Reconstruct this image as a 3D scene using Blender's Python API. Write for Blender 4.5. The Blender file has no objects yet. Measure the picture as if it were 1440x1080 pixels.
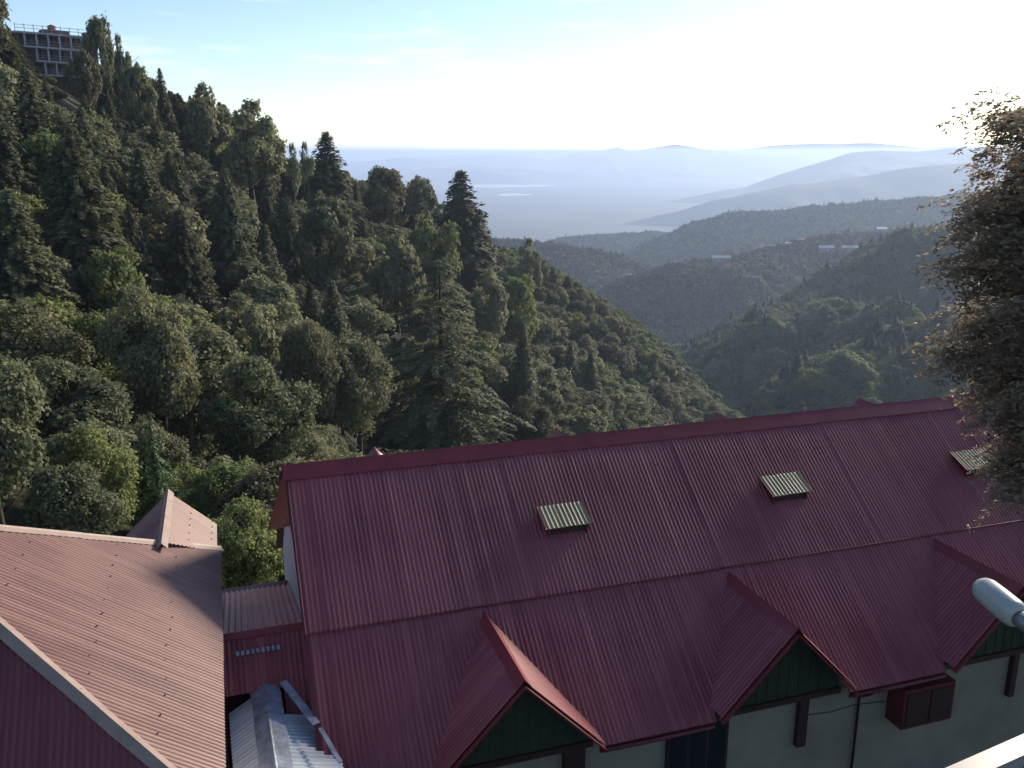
import bpy, math, random
import numpy as np
from mathutils import Vector, noise

R_ = math.radians
sc = bpy.context.scene
col = sc.collection

# ------------------------------------------------------------------ camera
FPX, PITCH = 1247.0, math.atan(325 / 1247.0)          # focal length (in 1440 px frame) and downward tilt
cam_d = bpy.data.cameras.new('camera'); cam = bpy.data.objects.new('camera', cam_d); col.objects.link(cam)
cam_d.sensor_width = 36; cam_d.lens = 36 * FPX / 1440
cam_d.clip_start = 0.1; cam_d.clip_end = 80000
cam.location = (0, 0, 0); cam.rotation_euler = (R_(90) - PITCH, 0, 0)
sc.camera = cam

# ------------------------------------------------------------------ sky and sun
SUN_AZ, SUN_EL = R_(42), R_(21)                        # azimuth clockwise from +Y (the view), elevation
w = bpy.data.worlds.new('World'); sc.world = w; w.use_nodes = True
nt = w.node_tree; nt.nodes.clear()
N = nt.nodes.new; Lk = nt.links.new
wo = N('ShaderNodeOutputWorld'); bg = N('ShaderNodeBackground'); sky = N('ShaderNodeTexSky')
sky.sky_type = 'NISHITA'; sky.sun_disc = False; sky.sun_elevation = SUN_EL; sky.sun_rotation = SUN_AZ
sky.altitude = 1800; sky.air_density = 1.0; sky.dust_density = 1.0; sky.ozone_density = 1.0
tc = N('ShaderNodeTexCoord'); mp = N('ShaderNodeMapping'); mp.inputs['Scale'].default_value = (5, 5, 34)
cn = N('ShaderNodeTexNoise'); cn.inputs['Scale'].default_value = 1.3; cn.inputs['Detail'].default_value = 7; cn.inputs['Roughness'].default_value = .6
cr = N('ShaderNodeValToRGB'); cr.color_ramp.elements[0].position = .57; cr.color_ramp.elements[1].position = .78
cr.color_ramp.elements[1].color = (.55, .55, .55, 1)
mx = N('ShaderNodeMixRGB'); mx.blend_type = 'MIX'; mx.inputs['Color2'].default_value = (7.5, 8.0, 8.6, 1)
Lk(tc.outputs['Generated'], mp.inputs['Vector']); Lk(mp.outputs['Vector'], cn.inputs['Vector'])
Lk(cn.outputs['Fac'], cr.inputs['Fac']); Lk(cr.outputs['Color'], mx.inputs['Fac'])
Lk(sky.outputs['Color'], mx.inputs['Color1']); tn = N('ShaderNodeMixRGB'); tn.blend_type = 'MULTIPLY'; tn.inputs['Fac'].default_value = 1; tn.inputs['Color2'].default_value = (.96, .97, .98, 1)
Lk(mx.outputs['Color'], tn.inputs['Color1']); Lk(tn.outputs['Color'], bg.inputs['Color'])
bg.inputs['Strength'].default_value = 0.1
Lk(bg.outputs['Background'], wo.inputs['Surface'])
sl = bpy.data.lights.new('sun', 'SUN'); sun = bpy.data.objects.new('sun', sl); col.objects.link(sun)
sl.energy = 3.6; sl.angle = R_(11); sl.color = (1.0, .86, .68)
sd = Vector((math.sin(SUN_AZ) * math.cos(SUN_EL), math.cos(SUN_AZ) * math.cos(SUN_EL), math.sin(SUN_EL)))
sun.rotation_euler = sd.to_track_quat('Z', 'Y').to_euler(); sun.location = (60, 60, 80)
sc.view_settings.view_transform = 'Standard'; sc.view_settings.look = 'None'
sc.view_settings.gamma = 1; sc.view_settings.exposure = 0.88
sc.render.engine = 'CYCLES'
sc.cycles.use_denoising = True
sc.cycles.max_bounces = 6; sc.cycles.diffuse_bounces = 3; sc.cycles.volume_bounces = 4
sc.cycles.transparent_max_bounces = 4
sc.cycles.sample_clamp_indirect = 3

# ------------------------------------------------------------------ helpers
cP, sP = math.cos(PITCH), math.sin(PITCH)
def at(px, py, Y):                                     # point at ground distance Y seen towards a direction of view
    u = (px - 720) / FPX; v = -(py - 540) / FPX
    d = (u, cP + v * sP, -sP + v * cP); k = Y / d[1]
    return (d[0] * k, Y, d[2] * k)
def frame(x, y, z):                                    # where a point shows (1440 x 1080 frame)
    F = y * cP - z * sP; U = y * sP + z * cP
    return 720 + FPX * x / F, 540 - FPX * U / F, F

def mesh_obj(name, verts, faces, mats, parent=None, uvs=None, midx=None, smooth=False):
    me = bpy.data.meshes.new(name); me.from_pydata([tuple(map(float, v)) for v in verts], [], faces)
    for m in (mats if isinstance(mats, (list, tuple)) else [mats]): me.materials.append(m)
    if midx: me.polygons.foreach_set('material_index', midx)
    if smooth: me.polygons.foreach_set('use_smooth', [True] * len(faces))
    if uvs is not None:
        ul = me.uv_layers.new(name='uv'); vi = np.zeros(len(me.loops), dtype=np.int32)
        me.loops.foreach_get('vertex_index', vi)
        ul.data.foreach_set('uv', np.array(uvs, dtype=np.float32)[vi].ravel())
    me.update()
    o = bpy.data.objects.new(name, me); col.objects.link(o)
    if parent: o.parent = parent
    return o
def tag(o, label=None, cat=None, group=None, kind=None):
    if label: o['label'] = label
    if cat: o['category'] = cat
    if group: o['group'] = group
    if kind: o['kind'] = kind
    return o
def empty(name, loc=(0, 0, 0), rz=0.0):
    o = bpy.data.objects.new(name, None); col.objects.link(o)
    o.location = loc; o.rotation_euler = (0, 0, rz); o.empty_display_size = .3
    return o

class MB:                                              # collects simple solids, one mesh object at the end
    def __init__(s): s.v = []; s.f = []
    def add(s, vs, fs):
        b = len(s.v); s.v += [tuple(v) for v in vs]; s.f += [tuple(i + b for i in f) for f in fs]
    def box(s, x0, x1, y0, y1, z0, z1):
        s.add([(x0,y0,z0),(x1,y0,z0),(x1,y1,z0),(x0,y1,z0),(x0,y0,z1),(x1,y0,z1),(x1,y1,z1),(x0,y1,z1)],
              [(0,3,2,1),(4,5,6,7),(0,1,5,4),(1,2,6,5),(2,3,7,6),(3,0,4,7)])
    def prism(s, poly, ext):                           # poly: 3D points, ext: extrusion vector
        n = len(poly); e = Vector(ext)
        s.add([Vector(p) for p in poly] + [Vector(p) + e for p in poly],
              [tuple(range(n))[::-1], tuple(range(n, 2 * n))] + [(i, (i + 1) % n, n + (i + 1) % n, n + i) for i in range(n)])
    def beam(s, p, q, wd, ht, up=(0, 0, 1)):
        p, q = Vector(p), Vector(q); d = (q - p).normalized(); side = d.cross(Vector(up)).normalized(); u = side.cross(d)
        a = [p + side * sx * wd / 2 + u * sz * ht / 2 for sx, sz in ((-1,-1),(1,-1),(1,1),(-1,1))]
        s.prism(a, q - p)
    def tube(s, pts, rad, n=10):
        pts = [Vector(p) for p in pts]; rings = []
        for i, p in enumerate(pts):
            d = (pts[min(i + 1, len(pts) - 1)] - pts[max(i - 1, 0)]).normalized()
            a = d.cross(Vector((0.13, 0.31, 1))).normalized(); b = d.cross(a)
            r = rad[i] if isinstance(rad, (list, tuple)) else rad
            rings.append([p + a * r * math.cos(2 * math.pi * k / n) + b * r * math.sin(2 * math.pi * k / n) for k in range(n)])
        vs = [v for r in rings for v in r]; fs = []
        for i in range(len(pts) - 1):
            for k in range(n): fs.append((i*n+k, i*n+(k+1)%n, (i+1)*n+(k+1)%n, (i+1)*n+k))
        fs.append(tuple(range(n))[::-1]); fs.append(tuple(range((len(pts)-1)*n, len(pts)*n)))
        s.add(vs, fs)
    def build(s, name, mat, parent=None, smooth=False): return mesh_obj(name, s.v, s.f, mat, parent, smooth=smooth)

# ------------------------------------------------------------------ materials
def new_mat(name):
    m = bpy.data.materials.new(name); m.use_nodes = True
    t = m.node_tree; return m, t, t.nodes['Principled BSDF'], t.nodes.new, t.links.new
def plain(name, c, rough=.7, metal=0.0, var=.25, scale=3.0, bump=0.0, spec=.4, coord='Object', c2=None):
    m, t, b, n, l = new_mat(name)
    tc = n('ShaderNodeTexCoord'); no = n('ShaderNodeTexNoise'); no.inputs['Scale'].default_value = scale
    no.inputs['Detail'].default_value = 8; no.inputs['Roughness'].default_value = .65
    mx = n('ShaderNodeMixRGB'); c2 = c2 or tuple(x * (1 - var) for x in c)
    mx.inputs['Color1'].default_value = (*c2, 1); mx.inputs['Color2'].default_value = (*(x * (1 + (var if c2 is None else 0.0)) for x in c), 1)
    rp = n('ShaderNodeValToRGB'); rp.color_ramp.elements[0].position = .35; rp.color_ramp.elements[1].position = .65
    l(tc.outputs[coord], no.inputs['Vector']); l(no.outputs['Fac'], rp.inputs['Fac']); l(rp.outputs['Color'], mx.inputs['Fac'])
    l(mx.outputs['Color'], b.inputs['Base Color'])
    b.inputs['Roughness'].default_value = rough; b.inputs['Metallic'].default_value = metal
    b.inputs['Specular IOR Level'].default_value = spec
    if bump:
        bp = n('ShaderNodeBump'); bp.inputs['Strength'].default_value = bump; bp.inputs['Distance'].default_value = .02
        l(no.outputs['Fac'], bp.inputs['Height']); l(bp.outputs['Normal'], b.inputs['Normal'])
    return m
def roof_paint(name, c, faded, amount=.5, rough=.42):  # painted corrugated sheet: sheet-to-sheet tone, streaks, faded patches
    m, t, b, n, l = new_mat(name)
    uv = n('ShaderNodeUVMap'); uv.uv_map = 'uv'
    sx = n('ShaderNodeSeparateXYZ'); l(uv.outputs['UV'], sx.inputs[0])
    dv = n('ShaderNodeMath'); dv.operation = 'DIVIDE'; dv.inputs[1].default_value = .82; l(sx.outputs['X'], dv.inputs[0])
    fl = n('ShaderNodeMath'); fl.operation = 'FLOOR'; l(dv.outputs[0], fl.inputs[0])
    wn = n('ShaderNodeTexWhiteNoise'); wn.noise_dimensions = '1D'; l(fl.outputs[0], wn.inputs['W'])
    mp = n('ShaderNodeMapping'); mp.inputs['Scale'].default_value = (9, .55, 1); l(uv.outputs['UV'], mp.inputs['Vector'])
    st = n('ShaderNodeTexNoise'); st.inputs['Scale'].default_value = 1.2; st.inputs['Detail'].default_value = 9; st.inputs['Roughness'].default_value = .7
    l(mp.outputs['Vector'], st.inputs['Vector'])
    pt = n('ShaderNodeTexNoise'); pt.inputs['Scale'].default_value = .55; pt.inputs['Detail'].default_value = 6
    l(uv.outputs['UV'], pt.inputs['Vector'])
    rd = n('ShaderNodeMath'); rd.operation = 'DIVIDE'; rd.inputs[1].default_value = .088; l(sx.outputs['X'], rd.inputs[0])
    rf = n('ShaderNodeMath'); rf.operation = 'ROUND'; l(rd.outputs[0], rf.inputs[0])
    rw = n('ShaderNodeTexWhiteNoise'); rw.noise_dimensions = '1D'; l(rf.outputs[0], rw.inputs['W'])
    rp_ = n('ShaderNodeMath'); rp_.operation = 'POWER'; rp_.inputs[1].default_value = 5; l(rw.outputs['Value'], rp_.inputs[0])
    ra = n('ShaderNodeMath'); ra.operation = 'MULTIPLY_ADD'; ra.inputs[1].default_value = .38; l(rp_.outputs[0], ra.inputs[0]); l(st.outputs['Fac'], ra.inputs[2])
    ad = n('ShaderNodeMath'); ad.operation = 'ADD'; l(ra.outputs[0], ad.inputs[0]); l(pt.outputs['Fac'], ad.inputs[1])
    ml = n('ShaderNodeMath'); ml.operation = 'MULTIPLY_ADD'; ml.inputs[1].default_value = .26; l(wn.outputs['Value'], ml.inputs[0]); l(ad.outputs[0], ml.inputs[2])
    rp = n('ShaderNodeMapRange'); rp.inputs['From Min'].default_value = .85; rp.inputs['From Max'].default_value = 1.35
    rp.inputs['To Max'].default_value = amount; l(ml.outputs[0], rp.inputs['Value'])
    mx = n('ShaderNodeMixRGB'); mx.inputs['Color1'].default_value = (*c, 1); mx.inputs['Color2'].default_value = (*faded, 1)
    l(rp.outputs[0], mx.inputs['Fac']); l(mx.outputs['Color'], b.inputs['Base Color'])
    b.inputs['Roughness'].default_value = rough; b.inputs['Specular IOR Level'].default_value = .5
    return m
def leaf_mat(name, c, var=.5, transl=.3, rough=.6):
    m, t, b, n, l = new_mat(name)
    oi = n('ShaderNodeObjectInfo'); tc = n('ShaderNodeTexCoord'); no = n('ShaderNodeTexNoise')
    no.inputs['Scale'].default_value = .9; no.inputs['Detail'].default_value = 4
    l(tc.outputs['Object'], no.inputs['Vector'])
    hs = n('ShaderNodeHueSaturation'); hs.inputs['Color'].default_value = (*c, 1)
    mh = n('ShaderNodeMapRange'); mh.inputs['To Min'].default_value = .47; mh.inputs['To Max'].default_value = .525; l(oi.outputs['Random'], mh.inputs['Value'])
    ms = n('ShaderNodeMath'); ms.operation = 'MULTIPLY'; ms.inputs[1].default_value = 7.31; l(oi.outputs['Random'], ms.inputs[0])
    fr = n('ShaderNodeMath'); fr.operation = 'FRACT'; l(ms.outputs[0], fr.inputs[0])
    ad = n('ShaderNodeMath'); ad.operation = 'ADD'; l(fr.outputs[0], ad.inputs[0]); l(no.outputs['Fac'], ad.inputs[1])
    mv = n('ShaderNodeMapRange'); mv.inputs['From Min'].default_value = .3; mv.inputs['From Max'].default_value = 1.7
    mv.inputs['To Min'].default_value = 1 - var; mv.inputs['To Max'].default_value = 1 + var; l(ad.outputs[0], mv.inputs['Value'])
    l(mh.outputs[0], hs.inputs['Hue']); l(mv.outputs[0], hs.inputs['Value'])
    l(hs.outputs['Color'], b.inputs['Base Color']); b.inputs['Roughness'].default_value = rough
    b.inputs['Specular IOR Level'].default_value = .2
    tr = n('ShaderNodeBsdfTranslucent'); l(hs.outputs['Color'], tr.inputs['Color'])
    ms2 = n('ShaderNodeMixShader'); ms2.inputs['Fac'].default_value = transl
    l(b.outputs[0], ms2.inputs[1]); l(tr.outputs[0], ms2.inputs[2]); l(ms2.outputs[0], t.nodes['Material Output'].inputs['Surface'])
    return m

M = {}
M['roof'] = roof_paint('red_roof_paint', (.175, .026, .040), (.30, .08, .09), .8, .42)
M['roof_shaded'] = roof_paint('shaded_roof_paint', (.12, .018, .024), (.20, .045, .05), .7, .5)  # darker copy of the roof paint, shade of the camera-side hip slope put into the colour
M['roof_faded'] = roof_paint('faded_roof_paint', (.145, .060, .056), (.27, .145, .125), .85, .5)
M['roof_link_lit'] = roof_paint('sunlit_link_roof_paint', (.42, .15, .13), (.55, .28, .24), .7, .5)  # pinker, lighter base colour stands in for sunlight on the link's rear slope
M['roof_hood'] = roof_paint('hood_sheet', (.25, .205, .115), (.36, .30, .18), .8, .5)
M['zinc'] = roof_paint('galvanised_sheet', (.30, .33, .40), (.48, .52, .58), .8, .35)
M['cap'] = plain('ridge_cap_paint', (.23, .034, .046), .4, 0, .25, 2.5, .15)
M['cap_faded'] = plain('faded_cap_paint', (.33, .235, .195), .5, 0, .22, 3.5, .3)
M['zinc_flat'] = plain('galvanised_flashing', (.36, .40, .50), .4, .5, .5, 5, .6)
M['maroon'] = plain('maroon_trim', (.12, .02, .026), .5, 0, .3, 3)
M['barge'] = plain('red_barge_board', (.17, .026, .028), .45, 0, .2, 3)
M['wall'] = plain('lime_wash_wall', (.26, .235, .18), .85, 0, .25, 1.2, .2)
M['wall_pale'] = plain('pale_gable_wall', (.62, .60, .64), .85, 0, .15, 1.5, .1)
M['green_board'] = plain('dark_green_board', (.026, .042, .028), .6, 0, .4, 5)
M['dark_wood'] = plain('dark_brown_wood', (.045, .018, .018), .6, 0, .3, 5)
M['glass'] = plain('window_glass', (.02, .022, .028), .1, 0, .2, 3)
M['screw'] = plain('screw_head', (.05, .03, .03), .5, .3)
M['ground'] = plain('forest_floor', (.045, .05, .028), .95, 0, .5, .05, 0)
M['scrub'] = plain('hill_scrub', (.08, .085, .045), .95, 0, .45, .02, 0, c2=(.05, .055, .03))
M['far'] = plain('far_hill', (.06, .07, .055), .95, 0, .4, .0016, 0)
M['plain'] = plain('far_plain', (.10, .11, .095), .95, 0, .45, .0006, 0, c2=(.03, .04, .035))
M['water'] = plain('lake_water', (.62, .64, .64), .3, 0, .1, .01)  # pale base colour stands in for the bright sky mirrored in the lakes
M['bark'] = plain('bark', (.05, .038, .028), .9, 0, .4, 4, .4)
M['concrete'] = plain('weathered_concrete', (.42, .41, .43), .85, 0, .25, .8)
M['concrete_dark'] = plain('dark_brick_infill', (.14, .11, .11), .9, 0, .35, .8)  # dark brick tone, also used for the stair head and small tank
M['rust'] = plain('rusty_tank', (.24, .10, .06), .8, 0, .4, 2)
M['tin_blue'] = plain('blue_tin_roof', (.34, .42, .55), .45, .1, .2, .3)
M['tin_grey'] = plain('grey_tin_roof', (.50, .50, .50), .4, .2, .2, .3)
M['tin_red'] = plain('rusty_tin_roof', (.35, .20, .16), .6, 0, .2, .3)
M['white_paint'] = plain('white_enamel', (.26, .255, .27), .35, 0, .08, 5)
M['opal'] = plain('opal_plastic', (.40, .41, .39), .3, 0, .08, 8)
M['steel'] = plain('grey_steel', (.25, .25, .27), .4, .6, .2, 8)
M['leaf_oak'] = leaf_mat('oak_leaf', (.21, .216, .118), .5, .35, .7)
M['leaf_bright'] = leaf_mat('bright_leaf', (.19, .225, .085), .4, .35, .7)
M['leaf_cedar'] = leaf_mat('cedar_needle', (.108, .117, .062), .45, .22, .7)
M['leaf_near'] = leaf_mat('near_leaf', (.30, .235, .17), .3, .5, .6)

# ------------------------------------------------------------------ terrain of the left hillside and the near valley
ctrl = []
sky_row = [(-420,20,150),(-150,60,158),(0,112,168),(100,150,182),(200,205,200),(300,235,225),(400,290,250),(470,300,270),(550,328,290),
           (650,372,325),(750,410,380),(850,462,430),(900,505,445),(950,548,440),(1000,590,430),(1060,640,420)]
for px, py, Y in sky_row:
    p = at(px, py, Y); ctrl.append(p)
    k = (Y + 90) / Y; ctrl.append((p[0] * k, p[1] * k, p[2] - 62))
    k = (Y + 220) / Y; ctrl.append((p[0] * k, p[1] * k, p[2] - 130))
for row in ([(-350,330,85),(0,350,98),(200,385,120),(400,430,150),(600,485,195),(750,535,245),(850,580,290),(950,630,300),(1100,690,310)],
            [(-350,560,52),(0,565,60),(200,605,70),(400,645,82),(600,690,105),(750,705,140),(900,715,180),(1100,720,230),(1300,700,260),(1500,690,250)],
            [(-300,820,26),(0,810,29),(200,830,33),(400,870,37),(700,830,52),(1000,800,75),(1300,780,95),(1600,780,90)]):
    ctrl += [at(*r) for r in row]
ctrl += [(-30,0,-11),(-12,5,-13.4),(0,0,-13.4),(15,5,-13.4),(-6,20,-13.6),(10,22,-13.6),(25,10,-13),(30,30,-17),(0,-40,-8),(40,-30,-9),(-50,-40,2),(60,0,-18),(120,60,-34),(150,0,-30),(200,-40,-30),(-110,20,8),(-160,-40,20)]
for p in [(300,250,-100),(420,150,-80),(560,80,-60),(330,520,-165),(150,620,-200),(-50,700,-210),(420,420,-120),(-300,600,-160),(-500,300,-90),(-400,0,30),(700,400,-90)]: ctrl.append(p)
C_ = np.array(ctrl, dtype=float); Cs = C_[:, :2] / 100.0
def _k(d2): return 0.5 * d2 * np.log(d2 + 1e-9)
def _fit():
    n = len(Cs); d2 = ((Cs[:, None] - Cs[None]) ** 2).sum(-1)
    A = np.zeros((n + 3, n + 3)); A[:n, :n] = _k(d2) + np.eye(n) * .012
    A[:n, n] = 1; A[:n, n+1:] = Cs; A[n, :n] = 1; A[n+1:, :n] = Cs.T
    b = np.zeros(n + 3); b[:n] = C_[:, 2]
    return np.linalg.solve(A, b)
_w = _fit()
def height(x, y):
    P = np.stack([np.atleast_1d(x), np.atleast_1d(y)], -1).astype(float).reshape(-1, 2) / 100.0
    d2 = ((P[:, None] - Cs[None]) ** 2).sum(-1)
    z = _k(d2) @ _w[:-3] + _w[-3] + P @ _w[-2:]
    X, Yy = P[:, 0] * 100, P[:, 1] * 100
    dist = np.hypot(X, Yy); amp = np.clip((dist - 35) / 120, 0, 1)
    return z + amp * (1.6 * np.sin(X / 17 + 1.3 * np.sin(Yy / 23)) + 1.3 * np.sin(Yy / 13 + X / 31) + 3.0 * np.sin(X / 47 - Yy / 61))
xs = np.concatenate([np.linspace(-560, -60, 70), np.linspace(-54, 60, 40), np.linspace(66, 700, 90)])
ys = np.concatenate([np.linspace(-60, 120, 60), np.linspace(125, 720, 110)])
XX, YY = np.meshgrid(xs, ys); ZZ = np.concatenate([height(XX.ravel()[i:i+4000], YY.ravel()[i:i+4000]) for i in range(0, XX.size, 4000)])
nx, ny = len(xs), len(ys)
fc = [(j*nx+i, j*nx+i+1, (j+1)*nx+i+1, (j+1)*nx+i) for j in range(ny-1) for i in range(nx-1)]
tag(mesh_obj('hillside_ground', np.stack([XX.ravel(), YY.ravel(), ZZ], -1), fc, M['ground'], smooth=True), kind='structure')

# the far plain, two lakes on it
PZ = -400.0
def fan(name, z, mat, r=38000):
    n = 96; vs = [(0, 2000, z)] + [(r * math.cos(2*math.pi*i/n), 2000 + r * math.sin(2*math.pi*i/n), z) for i in range(n)]
    return mesh_obj(name, vs, [(0, i + 1, (i + 1) % n + 1) for i in range(n)], mat)
tag(fan('ground', PZ, M['plain']), kind='structure')
def lake(px0, px1, py, Y, depth, seed):
    random.seed(seed); a, b = at(px0, py, Y), at(px1, py, Y); n = 60; vs = []
    cx, rx = (a[0] + b[0]) / 2, (b[0] - a[0]) / 2
    for i in range(n):
        t = 2 * math.pi * i / n; k = 1 + .25 * math.sin(3 * t + seed) + .15 * math.sin(7 * t + 2 * seed)
        vs.append((cx + rx * math.cos(t) * (1 + .1 * math.sin(5 * t)), Y + depth * math.sin(t) * k, PZ + 1.5))
    return vs
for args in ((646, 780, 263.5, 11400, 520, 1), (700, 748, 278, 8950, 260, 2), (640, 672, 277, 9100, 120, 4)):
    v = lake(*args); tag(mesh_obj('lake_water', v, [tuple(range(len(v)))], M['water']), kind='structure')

# ridges: crest line given as directions and distances, slopes falling to both sides with gullies
ridge_pts = {}
def ridge(name, crest, front, back, slope, mat, seed, nu=160, nv=28, rough=.12, bslope=None, reg=None):
    pts = [Vector(at(*c)) for c in crest]
    cum = [0]
    for a, b in zip(pts, pts[1:]): cum.append(cum[-1] + (b - a).length)
    def along(t):
        s = t * cum[-1]
        for i in range(len(pts) - 1):
            if s <= cum[i+1] or i == len(pts) - 2:
                k = (s - cum[i]) / (cum[i+1] - cum[i]); return pts[i].lerp(pts[i+1], k)
    L = cum[-1]; vs = []; nrm = []
    for i in range(nu + 1):
        t = i / nu; p = along(t); rad = Vector((p.x, p.y, 0)).normalized()
        p.z += L * .0022 * noise.noise(Vector((t * 22, seed, 0))) * (1 if rough else 0)
        for j in range(-nv, nv + 1):
            s = (j / nv); D = -front * (abs(s) ** 1.3) if s < 0 else back * s ** 1.3
            sl_ = slope if s < 0 else (bslope or slope)
            q = p + rad * D
            g = noise.fractal(Vector((q.x / front * 2.4 + seed, q.y / front * 2.4, seed * 1.7)), 1.0, 2.1, 5)
            dr = abs(D) * sl_
            z = p.z - dr + g * rough * min(abs(D), front * .5) * 1.2
            vs.append((q.x, q.y, max(z, PZ - 20)))
    m = 2 * nv + 1
    fs = [(i*m+j, (i+1)*m+j, (i+1)*m+j+1, i*m+j+1) for i in range(nu) for j in range(m-1)]
    o = mesh_obj(name, vs, fs, mat, smooth=True); tag(o, kind='structure')
    if reg: ridge_pts[reg] = (np.array(vs).reshape(nu + 1, m, 3), nv)
    return o
ridge('spur_hill', [(990,640,400),(1060,604,425),(1150,540,450),(1250,500,475),(1340,462,490),(1470,415,500),(1650,380,520)], 190, 150, .20, M['scrub'], 3, rough=.5, bslope=.6, reg='A2')
ridge('spur_hill', [(900,560,640),(940,520,660),(1000,491,690),(1100,432,730),(1200,370,790),(1262,342,830),(1340,330,860),(1450,315,900),(1650,290,940)], 360, 260, .25, M['scrub'], 5, rough=.5, bslope=.6, reg='A1')
ridge('wooded_hill', [(760,470,1060),(850,412,1090),(885,393,1110),(960,377,1130),(1050,360,1160),(1120,345,1200),(1160,337,1230),(1230,331,1260),(1320,322,1300),(1500,312,1350)], 420, 360, .45, M['scrub'], 7, rough=.4, reg='B')
ridge('wooded_hill', [(520,330,1450),(640,335,1420),(700,341,1400),(760,348,1400),(820,355,1400),(870,367,1400),(930,385,1400),(1050,420,1400)], 420, 300, .42, M['scrub'], 9, rough=.25, reg='D')
ridge('wooded_hill', [(640,352,2500),(740,347,2500),(800,338,2500),(860,332,2500),(950,330,2500),(1080,340,2500)], 600, 500, .42, M['scrub'], 11, rough=.2, reg='E')
ridge('wooded_hill', [(800,400,1950),(860,370,1950),(900,351,1980),(950,328,2000),(1000,308,2000),(1050,302,2000),(1100,300,2000),(1200,292,2000),(1300,282,2000),(1450,272,2000),(1650,262,2000)], 700, 600, .45, M['scrub'], 13, rough=.4, reg='F')
ridge('blue_mountain', [(760,345,5200),(860,318,5200),(940,300,5200),(1000,283,5200),(1060,270,5200),(1100,262,5200),(1150,256,5200),(1200,250,5200),(1250,240,5200),(1300,233,5200),(1400,226,5200),(1600,220,5200)], 1500, 1400, .33, M['far'], 17, rough=.2, nu=240)
ridge('blue_mountain', [(820,300,7600),(940,283,7600),(1000,271,7600),(1050,262,7600),(1100,244,7600),(1150,229,7600),(1200,214,7600),(1250,211,7600),(1290,213,7600),(1350,208,7600),(1440,205,7600),(1600,204,7600)], 1900, 1600, .3, M['far'], 19, rough=.2, nu=240)
ridge('far_mountain', [(250,262,13500),(400,254,13500),(480,249,13500),(540,241,13500),(600,238,13500),(650,234,13500),(700,236,13500),(760,240,13500),(820,245,13500),(900,252,13500),(1000,262,13500)], 2400, 2000, .14, M['far'], 21, rough=.14, nu=240)
ridge('far_mountain', [(200,234,17500),(480,232,17500),(560,221,17500),(620,224,17500),(690,220,17500),(720,219,17500),(770,224,17500),(810,216,17500),(840,213,17500),(868,207,17500),(890,213,17500),(920,208,17500),(948,203,17500),(985,209,17500),(1050,216,17500),(1110,220,17500),(1220,230,17500)], 2600, 2000, .17, M['far'], 23, rough=.16, nu=260)
ridge('far_mountain', [(200,230,23000),(520,225,23000),(700,215,23000),(770,211,23000),(820,213,23000),(930,210,23000),(1030,211,23000),(1080,205,23000),(1140,202,23000),(1200,201,23000),(1300,206,23000),(1500,208,23000)], 3200, 2500, .16, M['far'], 27, rough=.14, nu=240)

# ------------------------------------------------------------------ tree meshes
def quads(name, P, U, V, mat):                         # many leaf-sized faces: centre P, half axes U and V (a folded quad would be overkill)
    n = len(P); v = np.empty((n, 4, 3), dtype=np.float32)
    v[:, 0] = P - U * .95 - V * .25; v[:, 1] = P + U * .1 - V; v[:, 2] = P + U; v[:, 3] = P - U * .1 + V
    me = bpy.data.meshes.new(name); me.vertices.add(4 * n); me.vertices.foreach_set('co', v.ravel())
    me.loops.add(4 * n); me.loops.foreach_set('vertex_index', np.arange(4 * n, dtype=np.int32))
    me.polygons.add(n); me.polygons.foreach_set('loop_start', np.arange(0, 4 * n, 4, dtype=np.int32))
    me.update(calc_edges=True); me.materials.append(mat); me.validate()
    return me
def unit(a): return a / np.maximum(np.linalg.norm(a, axis=-1, keepdims=True), 1e-9)
def orient(rng, nrm, size, stretch=1.5):
    r = rng.normal(size=nrm.shape); U = unit(np.cross(nrm, r)); V = np.cross(nrm, U)
    s = (size * rng.uniform(.6, 1.35, (len(nrm), 1)))
    return U * s * stretch ** .5, V * s / stretch ** .5
def broad_crown(name, seed, mat, leaves, size, lobes=26, tall=1.15, R=1.0, sparse=0.0, droop=.0, gap=.18):
    """crown of radius ~1 made of many leaf clusters gathered in uneven lobes (z 0 .. 2*tall)"""
    rng = np.random.default_rng(seed)
    d = unit(rng.normal(size=(lobes, 3))); d[:, 2] = d[:, 2] * .85 + .12
    rad = rng.uniform(.42, .82, (lobes, 1)); c = d * rad; c[:, 2] *= tall
    taper = 1 - .38 * np.clip(c[:, 2:3] / tall, -1, 1); c[:, :2] *= taper
    lr = rng.uniform(.20, .40, lobes) * (1 - .25 * sparse)
    share = lr ** 2 / (lr ** 2).sum(); idx = rng.choice(lobes, leaves, p=share)
    # clusters: leaves gather round twig ends
    ncl = max(60, leaves // 14); cl_l = rng.choice(lobes, ncl, p=share)
    cd = unit(rng.normal(size=(ncl, 3)) + np.array([0, 0, .25]) + .55 * unit(c[cl_l]))
    cpos = c[cl_l] + cd * (lr[cl_l] * rng.uniform(.72, 1.12, ncl))[:, None] * np.array([1, 1, .95])
    k = rng.integers(0, ncl, leaves)
    P = cpos[k] + rng.normal(size=(leaves, 3)) * (.038 + size * .45)
    P[:, 2] -= droop * rng.random(leaves) * .25
    nrm = unit(cd[k] * .8 + rng.normal(size=(leaves, 3)) * .55 + np.array([0, 0, .35]))
    U, V = orient(rng, nrm, size)
    P[:, 2] += tall
    return quads(name, P * R, U * R, V * R, mat)
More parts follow.
